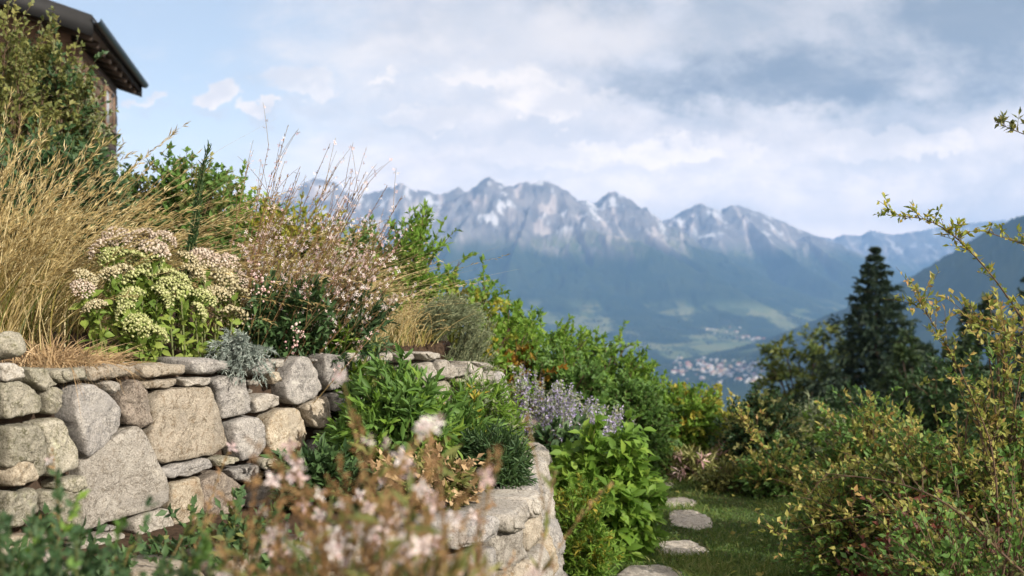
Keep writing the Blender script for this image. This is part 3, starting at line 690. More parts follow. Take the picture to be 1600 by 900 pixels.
def build_upper_wall():
    base = (UW.p[3, 0], UW.p[3, 1], gz(UW.p[3, 0] + .3, UW.p[3, 1] - .3))
    t = thing('stone_wall', 'tall dry stone retaining wall of big granite blocks under the sedum and golden grass', 'wall', base)
    taken = []; sd = 100
    def hitp(pp):
        r = []
        for x, y in pp:
            try: r.append(UW.hit(x, y))
            except ValueError: r.append(UW.hit(min(x, 791.5), y))
        return np.array(r)
    for mat, pp in BIG:
        q = hitp(pp); sd += 1; q = q.mean(0) + (q - q.mean(0)) * 1.035; taken.append(q)
        V, Fs, c = stone_geo(q, sd, .17, .008, .022, 52, bulge=.003); part(t, 'wall_stone', on_wall(UW, V, c, .06), Fs, M[mat], None, True)
    for mat, pp in COPING:
        q = hitp(pp); sd += 1; taken.append(q)
        V, Fs, c = stone_geo(q, sd, .30, .012, .012, 34, proud=.012); part(t, 'coping_stone', on_wall(UW, V, c, .06), Fs, M[mat], None, True)
    # coping and face stones to the left of the photograph's frame
    rng = np.random.default_rng(4)
    s = .2
    while s < UW.hit(0, 600)[0] - .25:
        w = rng.uniform(.25, .42); zt = UW.top(s + w / 2); q = np.array([(s, zt - .075), (s + w * .5, zt - .08), (s + w, zt - .07), (s + w, zt), (s + w * .5, zt + .008), (s, zt - .004)]); sd += 1; taken.append(q)
        V, Fs, c = stone_geo(q, sd, .3, .012, .012, 24); part(t, 'coping_stone', on_wall(UW, V, c, .06), Fs, M['moss' if sd % 2 else 'tan'], None, True); s += w + .012
    fill = fill_small(taken, .1, UW.cum[-1] - .02, .35, UW.top, 12)
    bags = {}
    kinds = ['pale', 'tan', 'grey', 'moss', 'cream', 'brown']
    for w, g in fill:
        sd += 1; small = w < .1
        V, Fs, c = stone_geo(g, sd, .14 if not small else .10, .014 if not small else .008, .014 if not small else .008, 24 if not small else 14, proud=rng.uniform(-.02, .008) if not small else rng.uniform(-.035, -.01))
        mat = kinds[rng.choice(6, p=[.3, .22, .18, .14, .08, .08])]
        Vw = on_wall(UW, V, c, .06)
        if small: bags.setdefault(mat, Bag()).add(Vw, Fs)
        else: part(t, 'wall_stone', Vw, Fs, M[mat], None, True)
    allb = Bag(); mi = []; mats = [M[k] for k in bags]
    for k, bb in enumerate(bags.values()):
        V, Fs, T = bb.get(); allb.add(V, Fs)
    V, Fs, T = allb.get(); o = part(t, 'chink_filling', V, Fs, mats, None, True); o['kind'] = 'stuff'
    starts = np.cumsum([0] + [bb.n for bb in bags.values()]); pv = np.zeros(len(o.data.polygons), np.int32); fi = np.concatenate([f[:, 0] for f in Fs])
    o.data.polygons.foreach_set('material_index', (np.searchsorted(starts, fi, 'right') - 1).astype(np.int32))
    # dark earth packed behind the stones
    S = np.linspace(.1, UW.cum[-1] - .03, 80); V = []
    for s in S:
        p = UW.pos(s) - UW.nor(s) * .06; V += [(p[0], p[1], UW.top(s) - .02), (p[0] + UW.nor(s)[0] * .02, p[1] + UW.nor(s)[1] * .02, -.1)]
    i = np.arange(len(S) - 1) * 2
    part(t, 'earth_core', V, [np.stack([i, i + 2, i + 3, i + 1], -1)], M['soil'])
build_upper_wall()

def build_lower_wall():
    base = (.06, 4.5, gz(.5, 4.5))
    t = thing('stone_wall', 'low curved dry stone wall wrapping round the lower planting terrace beside the path', 'wall', base)
    rng = np.random.default_rng(21); sd = 900; L = LW.cum[-1]
    zt = 0.0; rows = []
    h0 = [.085, .135, .165, .13, .16, .14]
    for r, h in enumerate(h0):
        s = -rng.uniform(0, .1)
        while s < L - .05:
            w = rng.uniform(.17, .34) * (1.25 if r == 0 else 1) * (1.0 if h < .15 else 1.1); w = min(w, L - s)
            if w < .06: break
            a = max(s, 0.0); b = s + w; top = LW.top((a + b) / 2)
            j = lambda k=.016: rng.uniform(-k, k)
            z1 = top - zt; z0 = top - zt - h
            dz = .02 * math.sin(s * 5 + r * 2)
            if r == 0: dz = 0; z1 += rng.uniform(-.012, .015)
            g = [(a + .015 + j(.012), z0 + .011 + j() + dz), ((a + b) / 2, z0 + .004 + j() + dz), (b - .015 + j(.012), z0 + .011 + j() + dz), (b - .010 + j(), (z0 + z1) / 2 + dz), (b - .008 + j(.012), z1 - .005 + j(.012) + dz), ((a + b) / 2, z1 - .003 + j(.008) + dz), (a + .008 + j(.012), z1 - .005 + j(.012) + dz), (a + .006 + j(), (z0 + z1) / 2 + dz)]
            sd += 1
            V, Fs, c = stone_geo(g, sd, .30 if r == 0 else .17, .022, .028, 36, proud=rng.uniform(-.02, .028) + (.012 if r == 0 else 0), bulge=.012)
            mat = ['pale', 'tan', 'grey', 'cream'][rng.choice(4, p=[.46, .2, .24, .10])] if b > 2.0 else ['tan', 'cream', 'pale', 'moss'][rng.choice(4, p=[.3, .15, .35, .2])]
            part(t, 'coping_stone' if r == 0 else 'wall_stone', on_wall(LW, V, c, .2), Fs, M[mat], None, True)
            s += w
        zt += h
    S = np.linspace(0, L, 70); V = []
    for s in S:
        p = LW.pos(s) - LW.nor(s) * .07; n = LW.nor(s); V += [(p[0], p[1], LW.top(s) - .05), (p[0] + n[0] * .16, p[1] + n[1] * .16, -.1)]
    i = np.arange(len(S) - 1) * 2
    part(t, 'earth_core', V, [np.stack([i, i + 2, i + 3, i + 1], -1)], M['soil'])
build_lower_wall()

def boulder(name, label, c, r, mat, seed, squash=(1, 1, .8)):
    import bmesh
    bm = bmesh.new(); bmesh.ops.create_icosphere(bm, subdivisions=5, radius=1)
    for v in bm.verts:
        n = mnoise.noise(v.co * 1.3 + Vector((seed, 0, 0))) * .28 + mnoise.noise(v.co * 4 + Vector((seed, 3, 0))) * .07 + mnoise.noise(v.co * 11 + Vector((seed, 3, 9))) * .02
        v.co = Vector((v.co.x * squash[0], v.co.y * squash[1], v.co.z * squash[2])) * (1 + n) * r
    me = bpy.data.meshes.new(name); bm.to_mesh(me); bm.free(); me.materials.append(M[mat])
    me.polygons.foreach_set('use_smooth', [True] * len(me.polygons))
    return prop(link(name, me, None, c), label, 'rock')
p = Wp(8, 540, 3.62); boulder('boulder', 'rounded grey boulder lying on top of the stone wall left of the dry tuft', p, .058, 'moss', 3, (1.15, 1, .78))

# stepping stones through the lawn
def step_stone(pp, label, seed):
    q = []
    for px, py in pp:
        d = EYE * F / (py - 450); q.append(((px - 800) / F * d, d))
    q = np.array(q); c0 = q.mean(0); V, Fs, c = stone_geo((q - c0) * 1.06, seed, .09, .010, .014, 44, proud=.006, bulge=.002)
    V2 = np.stack([V[:, 0], V[:, 2], V[:, 1]], 1)
    Fs = [f[:, ::-1] for f in Fs]
    o = link('stepping_stone', mesh_np('stepping_stone', V2, Fs, M['slab'], None, True), None, (c0[0], c0[1], gz(*c0)))
    return prop(o, label, 'stepping stone', 'stepping stones of the garden path')
step_stone([(1018, 852), (1040, 844), (1080, 842), (1105, 848), (1116, 858), (1100, 868), (1060, 875), (1032, 870)], 'cracked sunlit stepping stone in the lawn, widest fully visible one on the path', 31)
step_stone([(1036, 812), (1046, 803), (1085, 804), (1110, 814), (1112, 823), (1085, 829), (1050, 826)], 'grey shaded stepping stone at the foot of the broad leaved shrub', 32)
step_stone([(1030, 782), (1042, 774), (1070, 777), (1089, 785), (1075, 793), (1042, 793)], 'stepping stone half hidden behind the edge of the broad leaved shrub', 33)
step_stone([(1020, 758), (1034, 752), (1052, 755), (1050, 763), (1030, 765)], 'farthest small stepping stone below the pink grass tuft', 34)
step_stone([(965, 905), (985, 893), (1035, 889), (1070, 898), (1080, 912), (1040, 925), (985, 922)], 'stepping stone cut by the lower edge of the photo', 35)

# ------------------------------------------------------------------ the wooden house on the slope
def build_house():
    e = np.array([-.19, 1.0, 0]); e /= np.linalg.norm(e)          # along the eave, away from the camera
    o_ = np.array([-e[1], e[0], 0])                               # into the house (to the left)
    up = np.array([0, 0, 1.])
    P1 = np.array([-6.61, 17.9, EYE + 4.2])                       # near eave corner
    Lh = 5.75; half = 4.6; pitch = math.tan(R(18)); th = .17; ov = .36; ge = .8
    def Q(a, b, c): return P1 + e * a + o_ * b + up * c
    gx, gy, _ = Q(Lh / 2, half, 0)
    gb = EYE + 1.0
    t = thing('wooden_house', 'dark brown timber house with overhanging low pitched roof on the slope', 'house', (gx, gy, gb))
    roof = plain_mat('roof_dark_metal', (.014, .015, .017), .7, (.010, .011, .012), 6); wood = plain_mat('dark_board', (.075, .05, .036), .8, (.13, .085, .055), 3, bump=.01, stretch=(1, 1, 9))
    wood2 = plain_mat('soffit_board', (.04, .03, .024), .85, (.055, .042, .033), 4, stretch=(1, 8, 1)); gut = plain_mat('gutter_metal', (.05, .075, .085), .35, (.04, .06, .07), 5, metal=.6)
    def box(bag, a0, a1, b0, b1, c0, c1, rise=0.0):
        V = [Q(a, b, c + rise * b) for c in (c0, c1) for b in (b0, b1) for a in (a0, a1)]
        bag.add(V, [np.array([(0, 2, 3, 1), (4, 5, 7, 6), (0, 1, 5, 4), (2, 6, 7, 3), (0, 4, 6, 2), (1, 3, 7, 5)])])
    r = Bag(); box(r, 0, Lh, 0, half, -.02, .10, pitch); rp = r.put(t, 'roof', roof)
    V = [Q(a, 2 * half - b, c + pitch * b) for c in (-.02, .10) for b in (0, half) for a in (0, Lh)]
    Bag().add(V, [np.array([(0, 2, 3, 1), (4, 5, 7, 6), (0, 1, 5, 4), (2, 6, 7, 3), (0, 4, 6, 2), (1, 3, 7, 5)])]).put(t, 'roof', roof)
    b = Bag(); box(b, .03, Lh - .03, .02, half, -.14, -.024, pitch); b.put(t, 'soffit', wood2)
    b = Bag(); box(b, -.05, -.003, -.02, half, -.24, .07, pitch); b.put(t, 'bargeboard', roof)
    b = Bag(); box(b, Lh + .003, Lh + .05, -.02, half, -.24, .07, pitch); b.put(t, 'bargeboard', roof)
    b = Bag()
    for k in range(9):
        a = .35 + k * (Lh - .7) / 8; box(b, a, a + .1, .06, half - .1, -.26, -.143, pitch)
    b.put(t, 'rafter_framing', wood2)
    g = Bag(); a = np.linspace(-.06, Lh + .06, 14); th_ = np.linspace(math.pi, 2 * math.pi, 9)
    V = np.array([[Q(x, -.075 + .075 * math.cos(q), .03 + .085 * math.sin(q)) for q in th_] for x in a]).reshape(-1, 3); idx = np.arange(14 * 9).reshape(14, 9)
    Fq = np.stack([idx[:-1, :-1], idx[1:, :-1], idx[1:, 1:], idx[:-1, 1:]], -1).reshape(-1, 4)
    V2 = np.array([[Q(x, -.075 + .066 * math.cos(q), .034 + .076 * math.sin(q)) for q in th_] for x in a]).reshape(-1, 3)
    g.add(V, [Fq]); g.add(V2, [Fq[:, ::-1]]); g.put(t, 'gutter', gut)
    # walls (clad with boards, each board a slight step)
    zb = gb - P1[2] - 1.0
    w = Bag(); n = 20
    for k in range(n):
        z0 = zb + (-.17 - zb) * k / n; z1 = zb + (-.17 - zb) * (k + 1) / n - .012
        box(w, ge, Lh - ge, ov - .002 - .012 * (k % 2 == 0), ov + .2, z0, z1)
    w.put(t, 'wall', wood)
    w = Bag()
    V = [Q(ge + .004, ov + .1, zb), Q(ge + .004, 2 * half - ov, zb), Q(ge + .004, 2 * half - ov, -.1 + pitch * ov), Q(ge + .004, half, -.14 + pitch * half), Q(ge + .004, ov + .1, -.1 + pitch * ov)]
    V += [x + e * (Lh - 2 * ge - .01) for x in V]
    w.add(V, [np.array([(0, 1, 2, 3, 4), (9, 8, 7, 6, 5)]), np.array([(2, 1, 6, 7), (1, 0, 5, 6)])]); w.put(t, 'wall', wood)
    # window in the side wall near the far corner
    glass = plain_mat('window_glass', (.30, .33, .36), .06, (.26, .29, .32), 2, spec=.8); white = plain_mat('window_paint', (.20, .13, .085), .5, (.15, .10, .065), 6)
    a0, a1, z0, z1 = 3.35, 4.45, -1.18, -.42
    f = Bag()
    for (p0, p1, q0, q1) in ((a0, a0 + .07, z0, z1), (a1 - .07, a1, z0, z1), (a0 + .07, a1 - .07, z0, z0 + .07), (a0 + .07, a1 - .07, z1 - .07, z1), ((a0 + a1) / 2 - .025, (a0 + a1) / 2 + .025, z0 + .07, z1 - .07)):
        box(f, p0, p1, ov - .05, ov - .016, q0, q1)
    fr = f.put(t, 'window', white)
    gl = Bag(); box(gl, a0 + .07, a1 - .07, ov - .03, ov - .02, z0 + .07, z1 - .07); gl.put(fr, 'pane', glass)
    s = Bag(); box(s, a0 - .06, a1 + .06, ov - .1, ov - .016, z0 - .05, z0 - .003); s.put(fr, 'sill', white)
build_house()
# ------------------------------------------------------------------ foliage materials
G = leaf_mat
M['l_green'] = G('leaf_green', [(0.054, 0.116, 0.028), (0.093, 0.186, 0.039), (0.155, 0.265, 0.054)], .35)
M['l_bright'] = G('leaf_bright', [(0.09, 0.18, 0.026), (0.166, 0.3, 0.044), (0.27, 0.39, 0.06)], .5)
M['l_yellow'] = G('leaf_yellow_green', [(0.127, 0.177, 0.025), (0.228, 0.278, 0.037), (0.329, 0.316, 0.044), (0.418, 0.304, 0.037)], .4)
M['l_autumn'] = G('leaf_autumn', [(.20, .15, .02), (.32, .20, .025), (.30, .11, .02)], .4)
M['l_dark'] = G('leaf_dark', [(0.024, 0.061, 0.024), (0.041, 0.088, 0.032), (0.068, 0.121, 0.041)], .25)
M['l_deep'] = G('leaf_deep', [(0.033, 0.072, 0.03), (0.053, 0.105, 0.036), (0.083, 0.15, 0.045)], .25)
M['l_olive'] = G('leaf_olive', [(0.078, 0.104, 0.033), (0.143, 0.163, 0.046), (0.234, 0.221, 0.065)], .3)
M['l_tips'] = G('leaf_tips', [(.12, .16, .03), (.22, .26, .05), (.36, .33, .09), (.37, .22, .08)], .4)
M['l_red'] = G('leaf_red', [(0.065, 0.019, 0.012), (0.111, 0.029, 0.016), (0.078, 0.046, 0.013)], .35)
M['l_pale'] = G('leaf_pale', [(.16, .20, .06), (.28, .30, .10), (.42, .40, .20)], .35)
M['l_silver'] = G('leaf_silver', [(.15, .19, .17), (.24, .29, .26), (.34, .38, .34)], .15)
M['l_grey'] = G('leaf_grey_green', [(0.14, 0.185, 0.105), (0.229, 0.272, 0.157), (0.351, 0.369, 0.211)], .2)
M['l_sedum'] = G('leaf_sedum', [(.10, .17, .03), (.17, .25, .045), (.26, .32, .07)], .3)
M['straw'] = G('straw', [(.27, .20, .08), (.44, .34, .145), (.57, .47, .235), (.64, .56, .33)], .3)
M['straw_dry'] = G('straw_dry', [(.24, .16, .085), (.40, .28, .15), (.52, .39, .23)], .25)
M['straw_green'] = G('straw_green', [(.06, .09, .02), (.13, .14, .03), (.28, .23, .06)], .3)
M['needle'] = G('spruce_needle', [(.012, .030, .020), (.022, .046, .027), (.06, .095, .045)], .12)  # lightest needle tone imitates sunlit tips
M['tree_leaf'] = G('tree_leaf', [(0.051, 0.087, 0.026), (0.102, 0.145, 0.036), (0.189, 0.203, 0.043)], .35)
M['tree_leaf2'] = G('tree_leaf_dark', [(.018, .04, .015), (.035, .065, .02), (.06, .085, .025)], .3)
M['gaura_stem'] = G('gaura_stem', [(.13, .075, .04), (.20, .125, .055), (.26, .19, .08)], .2)
M['bronze'] = G('bronze_bud', [(.19, .10, .045), (.30, .17, .07), (.38, .25, .11)], .3)
M['petal'] = G('petal_white_pink', [(.68, .50, .50), (.75, .66, .64), (.80, .77, .75)], .3)
M['petal_blush'] = G('petal_blush', [(.52, .28, .30), (.66, .48, .45), (.74, .62, .57)], .3)
M['lilac'] = G('petal_lilac', [(.26, .22, .42), (.38, .34, .54), (.52, .48, .62)], .25)
M['sed_pink'] = G('sedum_pink', [(0.361, 0.284, 0.215), (0.464, 0.387, 0.318), (0.542, 0.49, 0.413)], .15)
M['sed_cream'] = G('sedum_cream', [(0.327, 0.284, 0.163), (0.43, 0.387, 0.241), (0.516, 0.473, 0.327)], .15)
M['sed_green'] = G('sedum_green', [(.29, .33, .12), (.40, .43, .19), (.52, .52, .29)], .2)
M['lawn'] = G('lawn_blade', [(0.043, 0.093, 0.021), (0.079, 0.144, 0.029), (0.144, 0.201, 0.043), (0.245, 0.245, 0.086)], .3)

# ------------------------------------------------------------------ plant builders
def stems_in_crown(rng, base, H, rx, ry, n, spread=.12, K=8, low=.15, lean=(0, 0), outer=.55):
    """stems from the base to points of an ellipsoidal crown"""
    u = unit(rng.normal(0, 1, (n, 3))); r = rng.random((n, 1)) ** (1 / 3) * (1 - outer) + outer; r = np.minimum(r, 1) * rng.uniform(.84, 1.03, (n, 1))
    p = u * r * np.array([rx, ry, H * (1 - low) / 2]); p[:, 2] += H * (1 + low) / 2
    p[:, :2] += np.array(lean) * (p[:, 2:3] / H)
    tip = np.array(base) + p
    b = np.array(base) + np.concatenate([rng.normal(0, spread * max(rx, .2), (n, 2)), np.full((n, 1), -.03)], 1)
    mid = b + (tip - b) * .5 + np.concatenate([-(tip - b)[:, :2] * .18, np.abs(tip - b)[:, 2:3] * .16], 1) + rng.normal(0, .05 * H, (n, 3))
    return bez(b, mid, tip, K)
def twigs_of(rng, stems, m, length, t0=.35, outward=.6, up=.25, K=5, droop=.0, jit=.6):
    n, Ks, _ = stems.shape; cen = stems[:, -1].mean(0)
    t = rng.uniform(t0, 1, (n, m)); i = np.minimum((t * (Ks - 1)).astype(int), Ks - 2); f = t * (Ks - 1) - i; r = np.arange(n)[:, None]
    p = stems[r, i] * (1 - f[..., None]) + stems[r, i + 1] * f[..., None]; tg = unit(stems[r, i + 1] - stems[r, i])
    p = p.reshape(-1, 3); tg = tg.reshape(-1, 3); o = unit(p - cen)
    d = unit(tg * .5 + o * outward + rng.normal(0, jit, p.shape) + np.array([0, 0, up]))
    L = length * rng.uniform(.5, 1.3, (len(p), 1))
    e = p + d * L + np.array([0, 0, -1.]) * droop * L
    return bez(p, p + d * L * .5 + np.array([0, 0, .12]) * L, e, K)
def along(rng, tw, m, t0=.1, axis_mix=.6, jit=.5, up=.0):
    n, K, _ = tw.shape; t = rng.uniform(t0, 1, (n, m)); i = np.minimum((t * (K - 1)).astype(int), K - 2); f = t * (K - 1) - i; r = np.arange(n)[:, None]
    p = tw[r, i] * (1 - f[..., None]) + tw[r, i + 1] * f[..., None]; tg = unit(tw[r, i + 1] - tw[r, i])
    a = tg * axis_mix + rng.normal(0, jit, p.shape) + np.array([0, 0, up])
    return p.reshape(-1, 3), unit(a.reshape(-1, 3))
def shrub(name, label, cat, x, y, ztop, rx, seed, mat, leaf=(.05, .03), nst=26, ntw=9, nlf=9, ry=None, tw=.22, tmpl=LEAF2, low=.05, lean=(0, 0), up=.25, group=None, twigmat='twig', base_z=None,
          accent=None, jit=.6, droop=0., lup=.1, outer=.42, stem_r=.008, tips=None):
    big = leaf[0] > .042 and cat == 'bush' and tmpl is LEAF2; nst = int(nst * 1.5); nlf = int(nlf * (1.9 if big else 1.25)); leaf = (leaf[0] * (.84 if big else 1.12), leaf[1] * (.92 if big else 1.2)); rng = np.random.default_rng(seed); z0 = gz(x, y) if base_z is None else base_z; H = max(ztop - z0, .1); base = np.array([x, y, z0])
    t = thing(name, label, cat, base, group)
    st = stems_in_crown(rng, base, H, rx, ry or rx * .8, nst, low=low, lean=lean, outer=outer)
    tws = twigs_of(rng, st, ntw, tw, up=up, droop=droop, jit=jit)
    b = Bag(); tubes(b, st, np.linspace(stem_r, stem_r * .35, st.shape[1])[None].repeat(len(st), 0), 5); tubes(b, tws, np.linspace(stem_r * .35, stem_r * .12, tws.shape[1])[None].repeat(len(tws), 0), 3)
    b.put(t, 'branches', M[twigmat])
    P, A = along(rng, tws, nlf, up=lup); b = Bag()
    clump = np.repeat(rng.random(len(tws)), nlf) * .5 + rng.random(len(P)) * .5
    if accent:
        am, frac, zlo, zhi = accent
        zr = (P[:, 2] - z0) / H; sel = (np.repeat(rng.random(len(tws)), nlf) < frac) & (zr > zlo) & (zr < zhi)
        b2 = Bag(); leaves(b2, rng, P[sel], A[sel], leaf[0] * rng.uniform(.6, 1.2, sel.sum()), leaf[1] * rng.uniform(.7, 1.2, sel.sum()), tmpl, clump[sel]); b2.put(t, 'turning_foliage', M[am], label='yellowing foliage' if am == 'l_autumn' else None)
        P, A, clump = P[~sel], A[~sel], clump[~sel]
    leaves(b, rng, P, A, leaf[0] * rng.uniform(.55, 1.25, len(P)), leaf[1] * rng.uniform(.7, 1.2, len(P)), tmpl, clump)
    b.put(t, 'foliage', M[mat]); return t
def px_shrub(name, label, cat, px, pytop, d, wpx, seed, mat, **k):
    q = Wp(px, pytop, d); return shrub(name, label, cat, q[0], q[1], q[2], wpx / 2 / F * d, seed, mat, **k)

# ------------------------------------------------------------------ plants behind the upper wall
def grass_clump(label, x, y, n, L, lean, mat, seed, spread=.12, fan=.35, w=.006, droop=.25, group=None, green=0, plume=0, base_z=None, K=8, name='ornamental_grass'):
    rng = np.random.default_rng(seed); z = gz(x, y) if base_z is None else base_z
    t = thing(name, label, 'grass', (x, y, z), group)
    def mk(n, LL, mt, pn, w, dr):
        b = Bag(); P = np.stack([rng.normal(x, spread, n), rng.normal(y, spread, n), np.full(n, z - .02)], 1)
        D = unit(np.stack([rng.normal(lean[0], fan, n), rng.normal(lean[1], fan, n), np.full(n, 1.0)], 1))
        c = blades(b, rng, P, D, LL * rng.uniform(.55, 1.12, n), w * rng.uniform(.6, 1.3, n), dr * rng.uniform(.2, 1.5, n), K, None, np.stack([rng.normal(lean[0] * .8 + .06, .16, n), rng.normal(0, .12, n), np.zeros(n)], 1))
        b.put(t, pn, M[mt]); return c
    c = mk(n, L, mat, 'blades', w, droop)
    if green: mk(green, L * .62, 'straw_green', 'green_leaves', w * 1.2, droop)
    if plume:
        sel = rng.choice(len(c), plume, replace=False); b = Bag(); tp = c[sel]
        m = 26; P, A = along(rng, tp, m, .62, 1.0, .28); leaves(b, rng, P, A, rng.uniform(.02, .05, len(P)) * L, np.full(len(P), .0035), LEAF2); b.put(t, 'seed_heads', M[mat])
    return t
def on_bed(px, d):
    x = (px - 800) / F * d; return x, d
x, y = on_bed(18, 4.3); grass_clump('golden ornamental grass leaning right, nearest clump above the dry tuft', x, y, 260, .86, (.14, -.02), 'straw', 1, .085, .26, .0036, .32, 'golden grasses on the terrace', green=150, plume=160)
x, y = on_bed(-40, 4.5); grass_clump('golden ornamental grass at the left picture edge beside the tall bush', x, y, 300, 1.0, (.12, 0), 'straw', 2, .10, .30, .0038, .28, 'golden grasses on the terrace', green=120, plume=140)
x, y = on_bed(110, 4.95); grass_clump('golden grass arching over the back of the sedum flowers', x, y, 330, .92, (.52, -.05), 'straw', 3, .10, .36, .0038, .46, 'golden grasses on the terrace', green=100, plume=180)
x, y = on_bed(92, 3.92); grass_clump('dry tan grass tuft drooping onto the wall top below the golden grass', x, y, 520, .20, (.10, -.45), 'straw_dry', 4, .06, .65, .005, .85, base_z=1.245, name='dry_grass_tuft')
x, y = on_bed(155, 4.0); grass_clump('small bleached grass tuft between the drooping tuft and the sedum', x, y, 220, .15, (.35, -.35), 'straw_dry', 5, .035, .7, .004, .8, base_z=1.24, name='dry_grass_tuft')
# tall dark flower spire
def spire():
    x, y = on_bed(285, 4.7); z = gz(x, y); rng = np.random.default_rng(7); t = thing('tall_plant', 'slender dark green spire standing behind the sedum flowers', 'plant', (x, y, z))
    n = 9; tip = np.array([[Wp(327 - 5 * i + rng.normal(0, 4), 222 + 26 * i + rng.normal(0, 12), 4.7)][0] for i in range(n)]); b0 = np.array([x, y, z]) + rng.normal(0, .02, (n, 3)); st = bez(b0, (b0 + tip) / 2 + rng.normal(0, .01, (n, 3)), tip, 12)
    b = Bag(); tubes(b, st, np.linspace(.004, .0015, 12)[None].repeat(n, 0), 4); b.put(t, 'stems', M['stem'])
    P, A = along(rng, st, 150, .3, 1.0, .35); b = Bag(); leaves(b, rng, P, A, rng.uniform(.015, .045, len(P)), np.full(len(P), .006)); b.put(t, 'foliage', M['l_dark'])
spire()

# sedum: every flower head is its own part
def ico(sub=1):
    import bmesh
    bm = bmesh.new(); bmesh.ops.create_icosphere(bm, subdivisions=sub, radius=1); bm.verts.ensure_lookup_table()
    v = np.array([x.co[:] for x in bm.verts]); f = np.array([[q.index for q in p.verts] for p in bm.faces]); bm.free(); return v, f
IV, IF = ico(1)
def head_mesh(seed, mat, n=95):
    rng = np.random.default_rng(seed); k = np.arange(n) + .5; ph = k * 2.39996; r = np.sqrt(k / n); P = np.stack([r * np.cos(ph), r * np.sin(ph), .80 * np.sqrt(np.maximum(1 - r ** 2 * .95, 0))], 1) + rng.normal(0, .045, (n, 3))
    s = rng.uniform(.07, .125, n); V = (P[:, None] + IV[None] * s[:, None, None]).reshape(-1, 3); Fs = (IF[None] + (np.arange(n) * len(IV))[:, None, None]).reshape(-1, 3)
    b = Bag(); b.add(V, [Fs], np.repeat(rng.random(n), len(IV)))
    tt = rng.integers(0, n, 170); D = unit(rng.normal(0, 1, (170, 3)) + np.array([0, 0, .7])); leaves(b, rng, P[tt] + D * .06, D, np.full(170, .16), np.full(170, .09), LEAF2, rng.random(170) * .5)
    V, Fs, T = b.get(); return mesh_np('flower_head', V, Fs, mat, T, False)
HEADS = {m: [head_mesh(60 + i, M[m]) for i in range(4)] for m in ('sed_pink', 'sed_cream', 'sed_green')}
def sedum(label, x, y, heads, seed, leafpx):
    rng = np.random.default_rng(seed); heads = [(px, py, dwall(px) + .12 + max(0, 545 - py) / 170 * .30, r, m) for px, py, d, r, m in heads]; z = gz(x, y); t = thing('sedum_plant', label, 'flower', (x, y, z), 'sedum plants above the stone wall')
    tips = np.array([Wp(px, py, d) for px, py, d, r, m in heads]); n = len(tips)
    b0 = np.array([x, y, z]) + np.concatenate([rng.normal(0, .05, (n, 2)), np.zeros((n, 1))], 1); b0[:, :2] = b0[:, :2] * .5 + tips[:, :2] * .5
    st = bez(b0, (b0 + tips) / 2 + np.array([0, 0, .04]), tips, 8); b = Bag(); tubes(b, st, np.full((n, 8), .0042), 5); b.put(t, 'stems', M['stem'])
    P, A = along(rng, st, 74, .05, .35, .8, .2); b = Bag(); leaves(b, rng, P, A, rng.uniform(.03, .062, len(P)), rng.uniform(.018, .03, len(P)), LEAF6); b.put(t, 'foliage', M['l_sedum'])
    for i, (px, py, d, r, m) in enumerate(heads):
        o = link('flower_head', HEADS[m][i % 4], t, tips[i] - np.array([x, y, z])); s = r / F * d * 1.30; o.scale = (s * rng.uniform(.92, 1.1), s, s * rng.uniform(.95, 1.2)); o.rotation_euler = (rng.normal(.5, .25), rng.normal(0, .3), rng.random() * 6.28)
        if m == 'sed_pink': o['label'] = 'pale pink flower head'
def dwall(px): return float(np.interp(px, [0, 240, 400, 560, 690], [3.5, 4.1, 4.55, 5.0, 5.5]))
P_, K_, N_ = 'sed_pink', 'sed_cream', 'sed_green'
sedum('lime green sedum clump with pinkish upper heads, beside the golden grass', -1.40, 4.27,
      [(182, 378, 4.5, 19, P_), (165, 395, 4.4, 18, P_), (222, 382, 4.5, 18, P_), (238, 398, 4.45, 19, P_), (255, 380, 4.55, 15, P_), (178, 407, 4.4, 18, N_), (207, 415, 4.3, 20, N_), (190, 436, 4.25, 18, K_), (172, 438, 4.2, 16, K_),
       (215, 447, 4.15, 20, N_), (238, 420, 4.35, 16, N_), (205, 470, 4.1, 17, N_), (245, 468, 4.1, 16, N_), (225, 432, 4.25, 17, N_), (130, 440, 4.15, 16, K_), (150, 485, 4.0, 15, K_), (128, 455, 4.1, 15, P_), (215, 515, 3.98, 18, N_), (240, 530, 3.97, 16, N_), (250, 405, 4.4, 17, K_), (200, 492, 4.03, 14, N_), (262, 440, 4.25, 16, N_)], 41, None)
sedum('cream flowered sedum clump leaning over the wall beside the silver plant', -1.22, 4.5,
      [(316, 412, 4.6, 19, P_), (352, 421, 4.6, 19, P_), (298, 432, 4.5, 17, K_), (320, 430, 4.5, 17, K_), (345, 445, 4.5, 19, K_), (367, 470, 4.45, 17, K_), (362, 503, 4.35, 18, K_), (283, 470, 4.3, 20, N_), (315, 472, 4.35, 17, N_), (275, 445, 4.35, 16, N_), (290, 412, 4.6, 15, K_),
       (305, 490, 4.25, 14, N_), (262, 452, 4.4, 15, N_), (337, 468, 4.4, 16, K_), (372, 440, 4.55, 13, P_)], 42, None)

